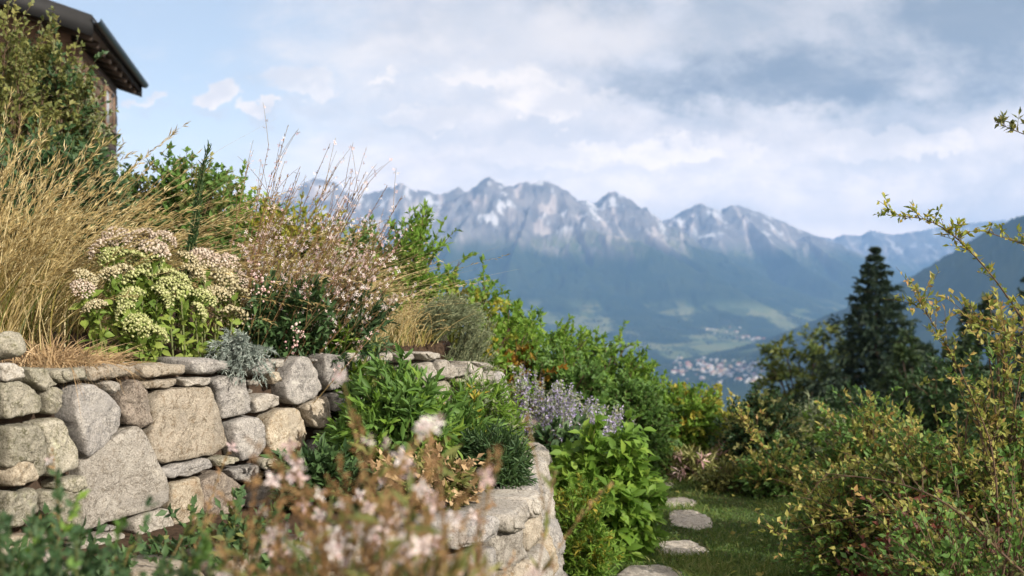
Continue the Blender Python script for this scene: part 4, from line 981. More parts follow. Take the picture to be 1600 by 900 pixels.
# gaura above the wall: leaning wands with small blossoms
FLOWER = (np.array([(0, 0, 0), (.5, .22, .12), (1, 0, .22), (.5, -.22, .12), (.22, .5, .12), (0, 1, .22), (-.22, .5, .12), (-.5, .22, .12), (-1, 0, .22), (-.5, -.22, .12), (-.22, -.5, .12), (0, -1, .22), (.22, -.5, .12)]),
          [np.array([(0, 1, 2, 3), (0, 4, 5, 6), (0, 7, 8, 9), (0, 10, 11, 12)])])
def wand_plant(label, x, y, tips, seed, nb=16, bud=40, leafn=0, rad=.0022, group=None, fsize=(.0065, .0115), t0=.60, petal='petal', base_spread=.06, blush=.22):
    rng = np.random.default_rng(seed); z = gz(x, y); base = np.array([x, y, z]); t = thing('gaura_plant', label, 'flower', base, group)
    for tip in tips:
        hgt = tip[2] - z; b0 = base + np.array([np.clip(tip[0] - x - .85 * hgt, -.34, .26) + rng.normal(0, .03), rng.normal(0, base_spread), 0]); mid = (b0 + tip) / 2 + np.array([rng.normal(-.01, .02), rng.normal(0, .03), .02 + rng.normal(0, .015)])
        L = np.linalg.norm(tip - b0); st = bez(b0[None], mid[None], tip[None], 14)
        sub = twigs_of(rng, st, 3, L * .13, .55, 0, .2, 6, 0, .22)
        b = Bag(); tubes(b, st, np.linspace(rad, rad * .45, 14)[None], 4, np.array([rng.random()])); tubes(b, sub, np.linspace(rad * .6, rad * .3, 6)[None].repeat(3, 0), 3, rng.random(3))
        P, A = along(rng, st, bud, .5, 1, .35); leaves(b, rng, P, A, rng.uniform(.008, .02, len(P)), np.full(len(P), .004), LEAF2, rng.random(len(P)) * .6)
        s = b.put(t, 'flower_stem', M['gaura_stem'])
        allp = np.concatenate([along(rng, st, nb, t0, 1, .3)[0], along(rng, sub, nb // 3 + 1, .3, 1, .3)[0]]); n = len(allp); b = Bag()
        N = unit(rng.normal(0, 1, (n, 3)) + np.array([.4, -.6, .3])); allp = allp + unit(rng.normal(0, 1, (n, 3))) * .012
        A = unit(np.cross(N, rng.normal(0, 1, (n, 3)))); S = np.cross(N, A); sz = rng.uniform(*fsize, n)
        V, Fs = inst(FLOWER[0], FLOWER[1], allp, A, S, N, sz, sz); b.add(V, Fs, np.repeat(rng.random(n), 13))
        b.put(s, 'blossom', M[petal if rng.random() > blush else 'petal_blush'])
    return t
def gaura_tips(rng, n, px, py, d, dens=None):
    q = []
    for _ in range(n): u = rng.random(); q.append(Wp(px[0] + (px[1] - px[0]) * u + rng.normal(0, 18), py[0] + (py[1] - py[0]) * u + abs(rng.normal(0, 1)) * 55 - 22, d + rng.normal(0, .12)))
    return q
rg = np.random.default_rng(77)
T1 = [Wp(450, 196, 4.85), Wp(516, 224, 4.85), Wp(445, 252, 4.9), Wp(468, 262, 4.8), Wp(525, 262, 4.9), Wp(388, 256, 4.9), Wp(420, 225, 4.95)] + gaura_tips(rg, 22, (400, 580), (285, 300), 4.9)
x, y = on_bed(425, 4.78); wand_plant('tall gaura with dark red leaning stems rising above the skyline', x, y, T1, 50, 7, 46, group='gaura plants on the upper terrace')
T2 = [Wp(570, 272, 4.95), Wp(575, 286, 4.9), Wp(605, 290, 5.0), Wp(628, 306, 5.0)] + gaura_tips(rg, 30, (520, 640), (300, 385), 4.95)
x, y = on_bed(470, 4.85); wand_plant('gaura with pink and white blossoms leaning towards the green sprig', x, y, T2, 51, 12, 44, group='gaura plants on the upper terrace')
T3 = gaura_tips(rg, 34, (430, 610), (330, 420), 5.1); x, y = on_bed(440, 5.0); wand_plant('low bushy gaura full of pale blossoms behind the dark leafy foliage', x, y, T3, 52, 11, 34, group='gaura plants on the upper terrace')
q = Wp(540, 480, 5.3); grass_clump('pale golden grass glowing between the gaura stems', q[0] - .40, q[1] + .1, 620, .60, (.55, 0), 'straw', 53, .14, .4, .003, .28, green=160, plume=160)
# leafy perennials in front of them
px_shrub('leafy_perennial', 'dark green leafy perennial with small pink flowers beside the sedum', 'plant', 440, 440, 4.92, 150, 61, 'l_deep', leaf=(.05, .016), nst=34, ntw=8, nlf=9, tw=.10, low=0, stem_r=.003, twigmat='stem', lean=(.05, 0))
px_shrub('leafy_perennial', 'dark fine leaved foliage at the foot of the leaning gaura', 'plant', 505, 445, 5.08, 150, 62, 'l_dark', leaf=(.045, .009), nst=40, ntw=9, nlf=10, tw=.12, low=0, stem_r=.003, twigmat='stem', lean=(.1, 0))
def pinkheads():
    for i, (px, py, lab) in enumerate([(407, 448, 'small pink flower cluster beside the cream sedum'), (462, 525, 'small pink flower cluster hanging above the silver plant')]):
        rng = np.random.default_rng(90 + i); q = Wp(px, py, dwall(px) - .03); zb = 1.21; base = np.array([q[0] - .06, q[1] + .2, zb]); t = thing('pink_flower', lab, 'flower', base, 'pink flower clusters')
        st = bez(base[None], ((base + q) / 2 + np.array([0, .05, .08]))[None], q[None], 8); b = Bag(); tubes(b, st, np.full((1, 8), .002), 4); b.put(t, 'stem', M['stem'])
        n = 26; P = q + rng.normal(0, 1, (n, 3)) * np.array([.022, .02, .03]); b = Bag(); V = (P[:, None] + IV[None] * rng.uniform(.003, .007, (n, 1, 1))).reshape(-1, 3); b.add(V, [(IF[None] + (np.arange(n) * len(IV))[:, None, None]).reshape(-1, 3)], np.repeat(rng.random(n), len(IV))); b.put(t, 'blossom', M['petal_blush'])
pinkheads()
px_shrub('leafy_perennial', 'light green strap leaved plant on the wall top between gaura and fox grass', 'plant', 530, 492, 5.05, 110, 63, 'l_bright', leaf=(.075, .017), nst=30, ntw=6, nlf=6, tw=.08, low=0, stem_r=.003, twigmat='stem')
px_shrub('leafy_perennial', 'pale woolly leaved clump lying on the coping beside the reddish mulch', 'plant', 572, 515, 5.06, 70, 64, 'l_pale', leaf=(.07, .02), nst=20, ntw=4, nlf=5, tw=.05, low=0, stem_r=.003, twigmat='stem')
def silver():
    x, y = on_bed(378, 4.52); y -= .02; z = UW.top(UW.hit(378, 560)[0]) + .01; rng = np.random.default_rng(65); base = np.array([x, y, z]); t = thing('silver_plant', 'silvery grey feathery plant spilling over the wall top', 'plant', base)
    n = 130; D = np.stack([rng.normal(0, .6, n), rng.normal(-.75, .5, n), rng.normal(.35, .45, n)], 1); L = rng.uniform(.06, .15, n); e = base + unit(D) * L[:, None] * np.array([1, .8, 1]) + np.array([0, -.02, -.04]) + rng.normal(0, .02, (n, 3))
    st = bez(np.repeat(base[None], n, 0) + rng.normal(0, .025, (n, 3)), base + unit(D) * L[:, None] * .5 + np.array([0, 0, .045]), e, 6); b = Bag(); tubes(b, st, np.full((n, 6), .0013), 3); b.put(t, 'stems', M['l_silver'])
    P, A = along(rng, st, 38, .2, .7, .6); b = Bag(); leaves(b, rng, P, A, rng.uniform(.012, .028, len(P)), rng.uniform(.003, .005, len(P))); b.put(t, 'foliage', M['l_silver'])
silver()
x, y = on_bed(590, 5.62); grass_clump('upright tan foxtail grass behind the reddish mulch', x, y, 150, .31, (.12, 0), 'straw', 66, .11, .30, .0042, .38, green=70, plume=80, name='foxtail_grass')
x, y = on_bed(628, 5.8); grass_clump('thin tan foxtail grass next to the grey green lavender', x, y, 100, .30, (.18, 0), 'straw', 67, .09, .30, .0042, .4, green=50, plume=60, name='foxtail_grass')
q = Wp(618, 538, 5.3); shrub('dry_ground_cover', 'reddish brown dry ground cover on the coping edge', 'plant', q[0], q[1] + .08, q[2] + .02, .11, 68, 'l_red', leaf=(.02, .006), nst=40, ntw=5, nlf=8, tw=.05, low=0, stem_r=.002)
def lavender(px, pytop, d, wpx, n, label, seed):
    rng = np.random.default_rng(seed); x = (px - 800) / F * d; z = gz(x, d); base = np.array([x, d, z]); t = thing('lavender_bush', label, 'plant', base, 'grey green lavender bushes'); H = Wp(px, pytop, d)[2] - z; w = wpx / 2 / F * d
    u = rng.normal(0, .42, (n, 2)); e = base + np.concatenate([u * w + np.array([.12, -.02]), (H * (1 - .35 * (u ** 2).sum(1, keepdims=True)) * rng.uniform(.62, 1.18, (n, 1)))], 1)
    st = bez(base + np.concatenate([u * .45 * w, np.zeros((n, 1))], 1), base + np.concatenate([u * .8 * w, np.full((n, 1), H * .5)], 1), e, 7); b = Bag(); tubes(b, st, np.full((n, 7), .0013), 3); b.put(t, 'stems', M['l_grey'])
    P, A = along(rng, st, 44, .15, 1, .4); b = Bag(); leaves(b, rng, P, A, rng.uniform(.018, .04, len(P)), rng.uniform(.003, .005, len(P))); b.put(t, 'foliage', M['l_grey'])
lavender(668, 468, 5.95, 120, 210, 'grey green lavender with upright spikes behind the coping stones', 70)
lavender(712, 500, 6.1, 90, 140, 'smaller grey green lavender at the lower end of the coping', 71)
px_shrub('ground_cover_plant', 'small bright green ground cover at the step of the coping', 'plant', 712, 548, 5.95, 70, 72, 'l_green', leaf=(.03, .02), nst=20, ntw=5, nlf=7, tw=.06, low=0, stem_r=.002, twigmat='stem')

# ------------------------------------------------------------------ shrubs further back on the slope
HG = 'shrubs on the slope'
px_shrub('bush', 'tall bush with round light green leaves in front of the wooden house', 'bush', 88, 48, 7.6, 122, 101, 'l_olive', leaf=(.047, .03), nst=46, ntw=14, nlf=11, tw=.26, low=0, up=.35, accent=('l_dark', .3, 0, 1), outer=.28)
px_shrub('bush', 'loose olive leaved bush at the upper left corner', 'bush', 12, -20, 6.6, 130, 102, 'l_olive', leaf=(.045, .026), nst=40, ntw=13, nlf=10, tw=.25, low=0, up=.4, outer=.28)
px_shrub('bush', 'grey green narrow leaved bush touching the house window', 'bush', 124, 100, 9.2, 50, 103, 'l_grey', leaf=(.055, .02), nst=30, ntw=12, nlf=11, tw=.26, low=0, up=.35, outer=.28)
px_shrub('bush', 'dark green bush behind the golden grass', 'bush', 60, 225, 5.7, 250, 104, 'l_dark', leaf=(.05, .03), nst=44, ntw=12, nlf=11, tw=.2, low=0, outer=.28)
px_shrub('bush', 'dark leafy bush between the golden grass and the tall spire', 'bush', 195, 285, 6.3, 140, 105, 'l_deep', leaf=(.05, .03), nst=40, ntw=11, nlf=11, tw=.2, low=0, accent=('l_olive', .3, .6, 1.2))
px_shrub('bush', 'green small leaved bush just behind the tall spire', 'bush', 285, 245, 6.4, 150, 106, 'l_green', leaf=(.045, .024), nst=44, ntw=12, nlf=11, tw=.2, low=0, accent=('l_olive', .3, .6, 1.2))
px_shrub('bush', 'bright yellow green bush on the skyline behind the tall gaura', 'bush', 372, 288, 7.2, 130, 107, 'l_bright', leaf=(.05, .03), nst=34, ntw=11, nlf=11, tw=.2, low=0)
px_shrub('bush', 'yellowish bush hidden behind the gaura blossoms', 'bush', 440, 345, 7.0, 180, 108, 'l_yellow', leaf=(.045, .02), nst=38, ntw=11, nlf=10, tw=.22, low=0)
px_shrub('bush', 'green bush behind the right end of the gaura', 'bush', 545, 372, 7.2, 170, 109, 'l_green', leaf=(.05, .028), nst=34, ntw=11, nlf=11, tw=.22, low=0)
px_shrub('bush', 'upright green sprig with pointed leaves against the blue mountain', 'bush', 648, 320, 7.0, 84, 110, 'l_bright', leaf=(.06, .02), nst=16, ntw=9, nlf=9, tw=.20, low=0, up=.9, jit=.4, outer=.2)
px_shrub('bush', 'yellow green bush to the right of the upright sprig', 'bush', 695, 398, 7.6, 215, 111, 'l_bright', leaf=(.055, .032), nst=66, ntw=11, nlf=9, tw=.17, low=0, accent=('l_yellow', .35, 0, 1.2), group=HG)
px_shrub('bush', 'bush with yellow and orange lower leaves behind the lavender', 'bush', 765, 448, 8.0, 200, 112, 'l_bright', leaf=(.055, .034), nst=66, ntw=11, nlf=9, tw=.17, low=0, accent=('l_autumn', .6, 0, .72), group=HG)
px_shrub('bush', 'lime green bush just right of the orange leaves', 'bush', 812, 478, 8.5, 150, 1131, 'l_bright', leaf=(.055, .03), nst=66, ntw=11, nlf=9, tw=.17, low=0, accent=('l_green', .4, 0, 1.2), group=HG)
px_shrub('bush', 'deep green feathery bush below the yellow and orange one', 'bush', 865, 503, 8.8, 195, 113, 'l_bright', leaf=(.055, .026), nst=66, ntw=11, nlf=9, tw=.17, low=0, up=.3, group=HG)
px_shrub('bush', 'green bush behind the lilac catmint', 'bush', 935, 525, 9.6, 195, 114, 'l_bright', leaf=(.06, .028), nst=66, ntw=11, nlf=9, tw=.17, low=0, up=.3, accent=('l_green', .28, 0, 1.2), group=HG)
px_shrub('bush', 'light green bush at the right end of the slope hedge', 'bush', 1005, 553, 10.6, 190, 115, 'l_bright', leaf=(.065, .03), nst=66, ntw=11, nlf=9, tw=.17, low=0, up=.3, accent=('l_green', .4, 0, 1.2), group=HG)
px_shrub('bush', 'deep green bush filling the dip between the feathery bushes', 'bush', 880, 545, 8.0, 150, 116, 'l_green', leaf=(.055, .03), nst=66, ntw=11, nlf=9, tw=.17, low=0, group=HG)
px_shrub('bush', 'small bright lime bush beside the farther path', 'bush', 1055, 612, 9.3, 150, 117, 'l_bright', leaf=(.05, .035), nst=66, ntw=11, nlf=9, tw=.17, low=0, accent=('l_yellow', .25, .3, 1.2), group=HG)
px_shrub('bush', 'tan tipped bush on the edge above the village', 'bush', 1115, 612, 11.5, 130, 118, 'l_yellow', leaf=(.06, .03), nst=66, ntw=11, nlf=9, tw=.17, low=0, up=.3, group=HG)
px_shrub('bush', 'dark bush with pale little leaves right of the lime bush', 'bush', 1188, 622, 9.0, 125, 119, 'l_dark', leaf=(.045, .03), nst=66, ntw=11, nlf=9, tw=.17, low=0, accent=('l_pale', .35, .35, 1.3), group=HG)
px_shrub('bush', 'soft pale green feathery shrub between the dark bush and the spruce', 'bush', 1270, 650, 10.0, 150, 120, 'l_grey', leaf=(.06, .016), nst=66, ntw=11, nlf=9, tw=.17, low=0, up=.3, accent=('l_bright', .4, 0, 1.3), group=HG)
px_shrub('bush', 'green bush at the foot of the hedge beside the catmint', 'bush', 985, 600, 8.8, 120, 121, 'l_green', leaf=(.05, .03), nst=66, ntw=11, nlf=9, tw=.17, low=0, group=HG)
px_shrub('bush', 'dark bush in the shade below the spruce', 'bush', 1330, 612, 12.5, 200, 122, 'l_dark', leaf=(.07, .035), nst=66, ntw=11, nlf=9, tw=.17, low=0, group=HG)
px_shrub('bush', 'dark bush between the spruce and the dark fir at the right edge', 'bush', 1500, 560, 12.0, 240, 123, 'l_dark', leaf=(.07, .035), nst=66, ntw=11, nlf=9, tw=.17, low=0, group=HG)

# ------------------------------------------------------------------ middle terrace and lower bed
px_shrub('leafy_perennial', 'lush green plant with narrow leaves on the lower terrace', 'plant', 612, 585, 4.66, 175, 130, 'l_green', leaf=(.058, .016), nst=72, ntw=9, nlf=9, tw=.11, tmpl=LEAF6, low=0, stem_r=.0035, twigmat='stem', lup=.25, accent=('l_bright', .3, .4, 1.3))
px_shrub('leafy_perennial', 'single tall leafy shoot in front of the light coping stones', 'plant', 632, 552, 4.72, 50, 131, 'l_green', leaf=(.058, .016), nst=9, ntw=9, nlf=7, tw=.09, tmpl=LEAF6, low=.3, stem_r=.0035, twigmat='stem', lup=.3)
px_shrub('leafy_perennial', 'feathery light green plant at the end of the upper wall', 'plant', 752, 600, 5.6, 110, 132, 'l_bright', leaf=(.05, .008), nst=46, ntw=9, nlf=10, tw=.12, low=0, stem_r=.003, twigmat='stem', accent=('l_grey', .3, 0, 1.3))
px_shrub('leafy_perennial', 'green plant with thin leaves right of the lush plant', 'plant', 705, 640, 4.95, 110, 133, 'l_green', leaf=(.06, .012), nst=36, ntw=8, nlf=9, tw=.11, low=0, stem_r=.003, twigmat='stem', accent=('l_yellow', .25, 0, 1.3))
px_shrub('leafy_perennial', 'dark green feathery plant hanging over the lower coping', 'plant', 770, 694, 4.7, 72, 134, 'l_deep', leaf=(.045, .007), nst=42, ntw=9, nlf=11, tw=.10, low=0, stem_r=.003, twigmat='stem', base_z=.68)
px_shrub('leafy_perennial', 'fading stonecrop with tan leaves in front of the lush plant', 'plant', 668, 712, 4.25, 140, 135, 'l_olive', leaf=(.035, .016), nst=40, ntw=7, nlf=9, tw=.09, low=0, stem_r=.003, accent=('straw_dry', .45, 0, 1.3))
px_shrub('leafy_perennial', 'low green plant against the foot of the big wall', 'plant', 497, 712, 4.4, 90, 136, 'l_deep', leaf=(.05, .018), nst=34, ntw=7, nlf=9, tw=.10, low=0, stem_r=.003, twigmat='stem')
px_shrub('hydrangea_bush', 'rounded bush with broad bright leaves between wall and path', 'bush', 940, 680, 6.4, 142, 140, 'l_bright', leaf=(.072, .037), nst=66, ntw=11, nlf=9, tw=.16, tmpl=LEAF6, low=-.15, outer=.75, lup=-.25, twigmat='stem')
px_shrub('bush', 'fine leaved yellow green plant at the foot of the curved wall', 'plant', 908, 752, 5.6, 100, 141, 'l_bright', leaf=(.035, .009), nst=42, ntw=9, nlf=11, tw=.13, low=0, stem_r=.003, twigmat='stem', accent=('l_yellow', .3, .3, 1.3))
px_shrub('bush', 'dark leafy plant between catmint and curved wall', 'plant', 880, 672, 6.9, 120, 142, 'l_deep', leaf=(.06, .035), nst=34, ntw=9, nlf=9, tw=.16, low=0)
def catmint():
    px, d = 885, 7.4; x = (px - 800) / F * d; z = gz(x, d); base = np.array([x, d, z]); rng = np.random.default_rng(143); t = thing('catmint_plant', 'lilac blue catmint spilling down beside the curved wall', 'flower', base)
    n = 99
    for i in range(n):
        u = rng.random(); tip = Wp(800 + 195 * u + rng.normal(0, 8), 574 + 78 * u + abs(rng.normal(0, 1)) * 28 - 8, d + rng.normal(0, .22)); b0 = base + np.array([(u - .5) * .35, rng.normal(0, .1), 0]); mid = (b0 + tip) / 2 + np.array([-.03, 0, .08]); st = bez(b0[None], mid[None], tip[None], 9)
        b = Bag(); tubes(b, st, np.full((1, 9), .002), 3); P, A = along(rng, st, 40, .1, .6, .6); leaves(b, rng, P, A, rng.uniform(.02, .04, len(P)), rng.uniform(.008, .014, len(P))); s = b.put(t, 'flower_stem', M['l_grey'])
        P, A = along(rng, st, 44, .52, .4, .8); P = P + rng.normal(0, .008, P.shape); b = Bag(); leaves(b, rng, P, A, rng.uniform(.012, .022, len(P)), rng.uniform(.008, .013, len(P))); b.put(s, 'blossom', M['lilac'])
catmint()
# low planting beside the path
px_shrub('low_plant', 'pinkish tan grass like tuft beyond the last stepping stone', 'plant', 1085, 706, 9.0, 110, 150, 'l_pale', leaf=(.07, .012), nst=40, ntw=7, nlf=8, tw=.14, low=0, accent=('petal_blush', .22, .2, 1.3), base_z=None)
px_shrub('low_plant', 'low rusty leaved plant at the end of the path', 'plant', 1140, 735, 8.4, 90, 151, 'l_olive', leaf=(.04, .02), nst=30, ntw=7, nlf=8, tw=.12, low=0)
px_shrub('low_plant', 'low green plant with orange tips below the dark bush', 'plant', 1215, 712, 8.2, 120, 152, 'l_green', leaf=(.04, .02), nst=34, ntw=8, nlf=8, tw=.16, low=0, accent=('l_tips', .35, .3, 1.3))
px_shrub('low_plant', 'pale pinkish plant between the lime bush and the tuft', 'plant', 1015, 690, 9.3, 90, 153, 'l_olive', leaf=(.05, .016), nst=30, ntw=7, nlf=8, tw=.14, low=0, accent=('petal_blush', .15, .4, 1.3))

# ------------------------------------------------------------------ right hand shrubs with arching twigs
RG = 'small leaved shrubs at the right'
SM = dict(tw=.24, low=0, tmpl=LEAF2, up=.3, outer=.4)
px_shrub('twiggy_shrub', 'small leaved shrub with orange tips in front of the spruce', 'bush', 1370, 648, 6.4, 200, 160, 'l_green', leaf=(.036, .019), nst=60, ntw=14, nlf=10, accent=('l_tips', .46, .45, 1.3), group=RG, **SM)
px_shrub('twiggy_shrub', 'upright small leaved shrub with yellow orange shoots at the right edge', 'bush', 1560, 530, 5.2, 170, 161, 'l_green', leaf=(.034, .017), nst=34, ntw=12, nlf=10, accent=('l_tips', .5, .3, 1.3), group=RG, **SM)
px_shrub('twiggy_shrub', 'greenish twiggy shrub filling the right middle above the grass', 'bush', 1465, 682, 5.4, 200, 162, 'l_green', leaf=(.030, .016), nst=54, ntw=14, nlf=10, accent=('l_tips', .42, .25, 1.3), group=RG, **SM)
px_shrub('twiggy_shrub', 'low dark twiggy shrub at the lower right corner', 'bush', 1540, 755, 3.9, 300, 163, 'l_green', leaf=(.026, .015), nst=50, ntw=14, nlf=10, accent=('l_tips', .22, .2, 1.2), group=RG, **SM)
px_shrub('twiggy_shrub', 'sprawling small leaved shrub reaching over the lawn', 'bush', 1350, 750, 5.6, 230, 164, 'l_green', leaf=(.030, .016), nst=46, ntw=13, nlf=9, accent=('l_tips', .5, .3, 1.3), group=RG, **SM)
px_shrub('twiggy_shrub', 'red leaved low shrub under the lower right branch', 'bush', 1455, 815, 4.2, 170, 165, 'l_red', leaf=(.026, .015), nst=34, ntw=12, nlf=9, accent=('l_green', .45, 0, 1.3), group=RG, **SM)
def arching(label, pts, seed, side=5, nl=9, mat='l_tips', leafs=(.032, .014), r=.006, sl=.14):
    """one long arching shoot rooted at its first point"""
    rng = np.random.default_rng(seed); Q = np.array([Wp(*p) for p in pts]); g = gz(Q[0, 0], Q[0, 1])
    base = np.array([Q[0, 0], Q[0, 1], min(g, Q[0, 2])]); t = thing('arching_branch', label, 'branch', base, 'arching shoots at the right')
    if Q[0, 2] - g > .05: Q = np.vstack([base, Q])
    for _ in range(2): Q = np.vstack([Q[:1], np.stack([.75 * Q[:-1] + .25 * Q[1:], .25 * Q[:-1] + .75 * Q[1:]], 1).reshape(-1, 3), Q[-1:]])
    st = Q[None]; K = st.shape[1]; b = Bag(); tubes(b, st, np.linspace(r, r * .25, K)[None], 6); tw = twigs_of(rng, st, side * 6, sl, .22, .0, .35, 5, .0, .6); tubes(b, tw, np.linspace(r * .3, r * .15, 5)[None].repeat(len(tw), 0), 3); b.put(t, 'branches', M['twig'])
    P, A = along(rng, tw, nl, .1, .5, .6, .2); P2, A2 = along(rng, st, side * 12, .3, .4, .8, .3); P = np.concatenate([P, P2]); A = np.concatenate([A, A2]); b = Bag(); leaves(b, rng, P, A, leafs[0] * rng.uniform(.5, 1.25, len(P)), leafs[1] * rng.uniform(.7, 1.2, len(P))); b.put(t, 'foliage', M[mat])
arching('long shoot with yellow leaves arching over the dark hill to the left', [(1690, 640, 4.6), (1635, 560, 4.55), (1570, 455, 4.5), (1520, 395, 4.45), (1475, 355, 4.45), (1440, 340, 4.4), (1392, 337, 4.4)], 201, 7, 8, 'l_yellow', (.028, .014), .005, .09)
arching('reddish shoot crossing the dark hill near the right edge', [(1700, 470, 4.4), (1640, 395, 4.3), (1590, 378, 4.25), (1540, 362, 4.2)], 202, 3, 7, 'l_yellow', (.026, .013), .005, .07)
arching('twig tip with green leaves entering high at the right edge', [(1720, 300, 4.0), (1660, 230, 4.0), (1600, 210, 4.0), (1563, 194, 4.0)], 203, 3, 7, 'l_olive', (.028, .014), .004, .05)
arching('bare brown shoot rising diagonally out of the lower right corner', [(1640, 930, 3.4), (1570, 870, 3.45), (1500, 800, 3.5), (1440, 765, 3.6), (1370, 748, 3.7), (1290, 740, 3.8)], 204, 3, 5, 'l_olive', (.026, .014), .006, .12)
arching('thin shoot lying over the lawn shade', [(1560, 860, 4.0), (1480, 800, 4.1), (1380, 800, 4.2), (1300, 815, 4.3), (1210, 836, 4.4)], 205, 4, 6, 'l_tips', (.03, .016), .004, .14)
arching('upright yellow leaved shoot left of the long arching one', [(1560, 720, 4.9), (1520, 620, 4.9), (1480, 540, 4.9), (1435, 470, 4.9)], 206, 6, 9, 'l_tips', (.034, .017), .005, .16)
arching('shoot with orange leaves leaning in from the right edge', [(1680, 640, 4.2), (1620, 560, 4.2), (1570, 520, 4.2), (1520, 505, 4.2)], 207, 7, 9, 'l_tips', (.032, .016), .005, .15)
arching('orange tipped shoot standing over the rusty plant', [(1290, 780, 6.6), (1230, 735, 6.6), (1180, 690, 6.6), (1165, 660, 6.6)], 208, 5, 7, 'l_tips', (.034, .02), .004, .15)

# ------------------------------------------------------------------ trees on the hillside below
def spruce(label, px, pytop, d, wpx, seed, name='spruce_tree', layers=31):
    rng = np.random.default_rng(seed); x = (px - 800) / F * d; z0 = gz(x, d); zt = Wp(px, pytop, d)[2]; H = zt - z0; Rm = wpx / 2 / F * d; base = np.array([x, d, z0]); t = thing(name, label, 'tree', base)
    b = Bag(); tr = bez(base[None], (base + np.array([.05, 0, H * .5]))[None], (base + np.array([0, 0, H]))[None], 12); tubes(b, tr, np.linspace(H * .018, .012, 12)[None], 8); b.put(t, 'trunk', M['bark'])
    nb = []; 
    for k in range(layers):
        f = .06 + .93 * (k / (layers - 1)); r = Rm * (1 - f) ** .9 * rng.uniform(.85, 1.15) + .05; m = int(9 + 6 * (1 - f))
        for j in range(m):
            a = 2 * np.pi * (j + rng.random() * .8) / m + k; rr = r * rng.uniform(.62, 1.2); nb.append((f, a, rr))
    f, a, rr = np.array(nb).T; D = np.stack([np.cos(a), np.sin(a), np.zeros(len(a))], 1); p0 = base + np.stack([0 * f, 0 * f, f * H], 1)
    br = bez(p0, p0 + D * (rr * .55)[:, None] + np.array([0, 0, .02]) * rr[:, None] + np.array([0, 0, -.06]) * (1 - f)[:, None] * rr[:, None], p0 + D * rr[:, None] + np.array([0, 0, 1.]) * ((-.24 + .42 * f) * rr)[:, None], 7)
    b = Bag(); tubes(b, br, np.linspace(.022, .006, 7)[None].repeat(len(br), 0) * (H / 9), 3); b.put(t, 'branches', M['bark'])
    tw = twigs_of(rng, br, 9, np.repeat(rr * .30 + .05, 9)[:, None], .2, .15, -.02, 4, .22, .35); P, A = along(rng, tw, 24, 0, .8, .3); P2, A2 = along(rng, br, 26, .1, .8, .5); P = np.concatenate([P, P2]); A = np.concatenate([A, A2])
    b = Bag(); leaves(b, rng, P, A, H * .024 * (.42 + .75 * np.clip(1 - (P[:, 2] - z0) / H, 0, 1)) * rng.uniform(.7, 1.4, len(P)), H * .0055 * (.5 + .7 * np.clip(1 - (P[:, 2] - z0) / H, 0, 1))); b.put(t, 'crown', M['needle'])
spruce('tall dark spruce with drooping boughs standing against the valley', 1368, 388, 38, 305, 301)
spruce('dark fir cut by the right edge behind the orange shoots', 1616, 412, 26, 230, 302, 'fir_tree', 17)
def broadleaf(label, px, pytop, d, wpx, seed, mat, nl=11, gap=.5, low=.3, leaf=.22, lean=0):
    rng = np.random.default_rng(seed); x = (px - 800) / F * d; z0 = gz(x, d); zt = Wp(px, pytop, d)[2]; H = zt - z0; rx = wpx / 2 / F * d; base = np.array([x, d, z0]); t = thing('broadleaf_tree', label, 'tree', base)
    n = 16; fork = base + np.array([lean * .3, 0, H * .28]); b = Bag(); tubes(b, bez(base[None], ((base + fork) / 2)[None], fork[None], 5), np.linspace(H * .022, H * .015, 5)[None], 7); b.put(t, 'trunk', M['bark'])
    st = stems_in_crown(rng, base, H, rx, rx, n, low=low, lean=(lean, 0), outer=.6, spread=0); st[:, :3] = st[:, :3] * .4 + (base + (fork - base) * np.linspace(0, 1, 3)[None, :, None]) * .6
    b = Bag(); tubes(b, st, np.linspace(H * .010, H * .003, st.shape[1])[None].repeat(n, 0), 5); tw = twigs_of(rng, st, 9, rx * .42, .5, .5, .1, 5, .05, .5); tubes(b, tw, np.linspace(H * .003, H * .001, 5)[None].repeat(len(tw), 0), 3); b.put(t, 'limbs', M['bark'])
    t2 = twigs_of(rng, tw, 6, rx * .20, .3, .3, .0, 4, 0, .6); P, A = along(rng, t2, nl, 0, .5, .7); b = Bag(); leaves(b, rng, P, A, leaf * rng.uniform(.6, 1.3, len(P)), leaf * .55 * rng.uniform(.7, 1.2, len(P)), LEAF2, np.repeat(rng.random(len(tw)), 6 * nl) * .6 + .4 * rng.random(len(P))); b.put(t, 'crown', M[mat])
broadleaf('open crowned tree with yellowish leaves left of the spruce', 1258, 512, 42, 140, 310, 'tree_leaf', 8, leaf=.22, low=.35, lean=.3)
broadleaf('green broadleaf tree right of the spruce', 1500, 440, 40, 150, 311, 'tree_leaf2', 14, leaf=.24, low=.2)
broadleaf('dark broadleaf tree behind the twiggy shrubs', 1440, 505, 33, 120, 312, 'tree_leaf2', 9, leaf=.2, low=.1)
# tree outside the frame on the right that shades the lawn
x0, y0 = 6.9, 4.9
shrub('garden_tree', 'small leafy tree standing outside the picture at the right', 'tree', x0, y0, 4.6, 1.5, 330, 'l_green', leaf=(.09, .055), nst=50, ntw=11, nlf=8, ry=1.9, tw=.4, low=.3, stem_r=.02)

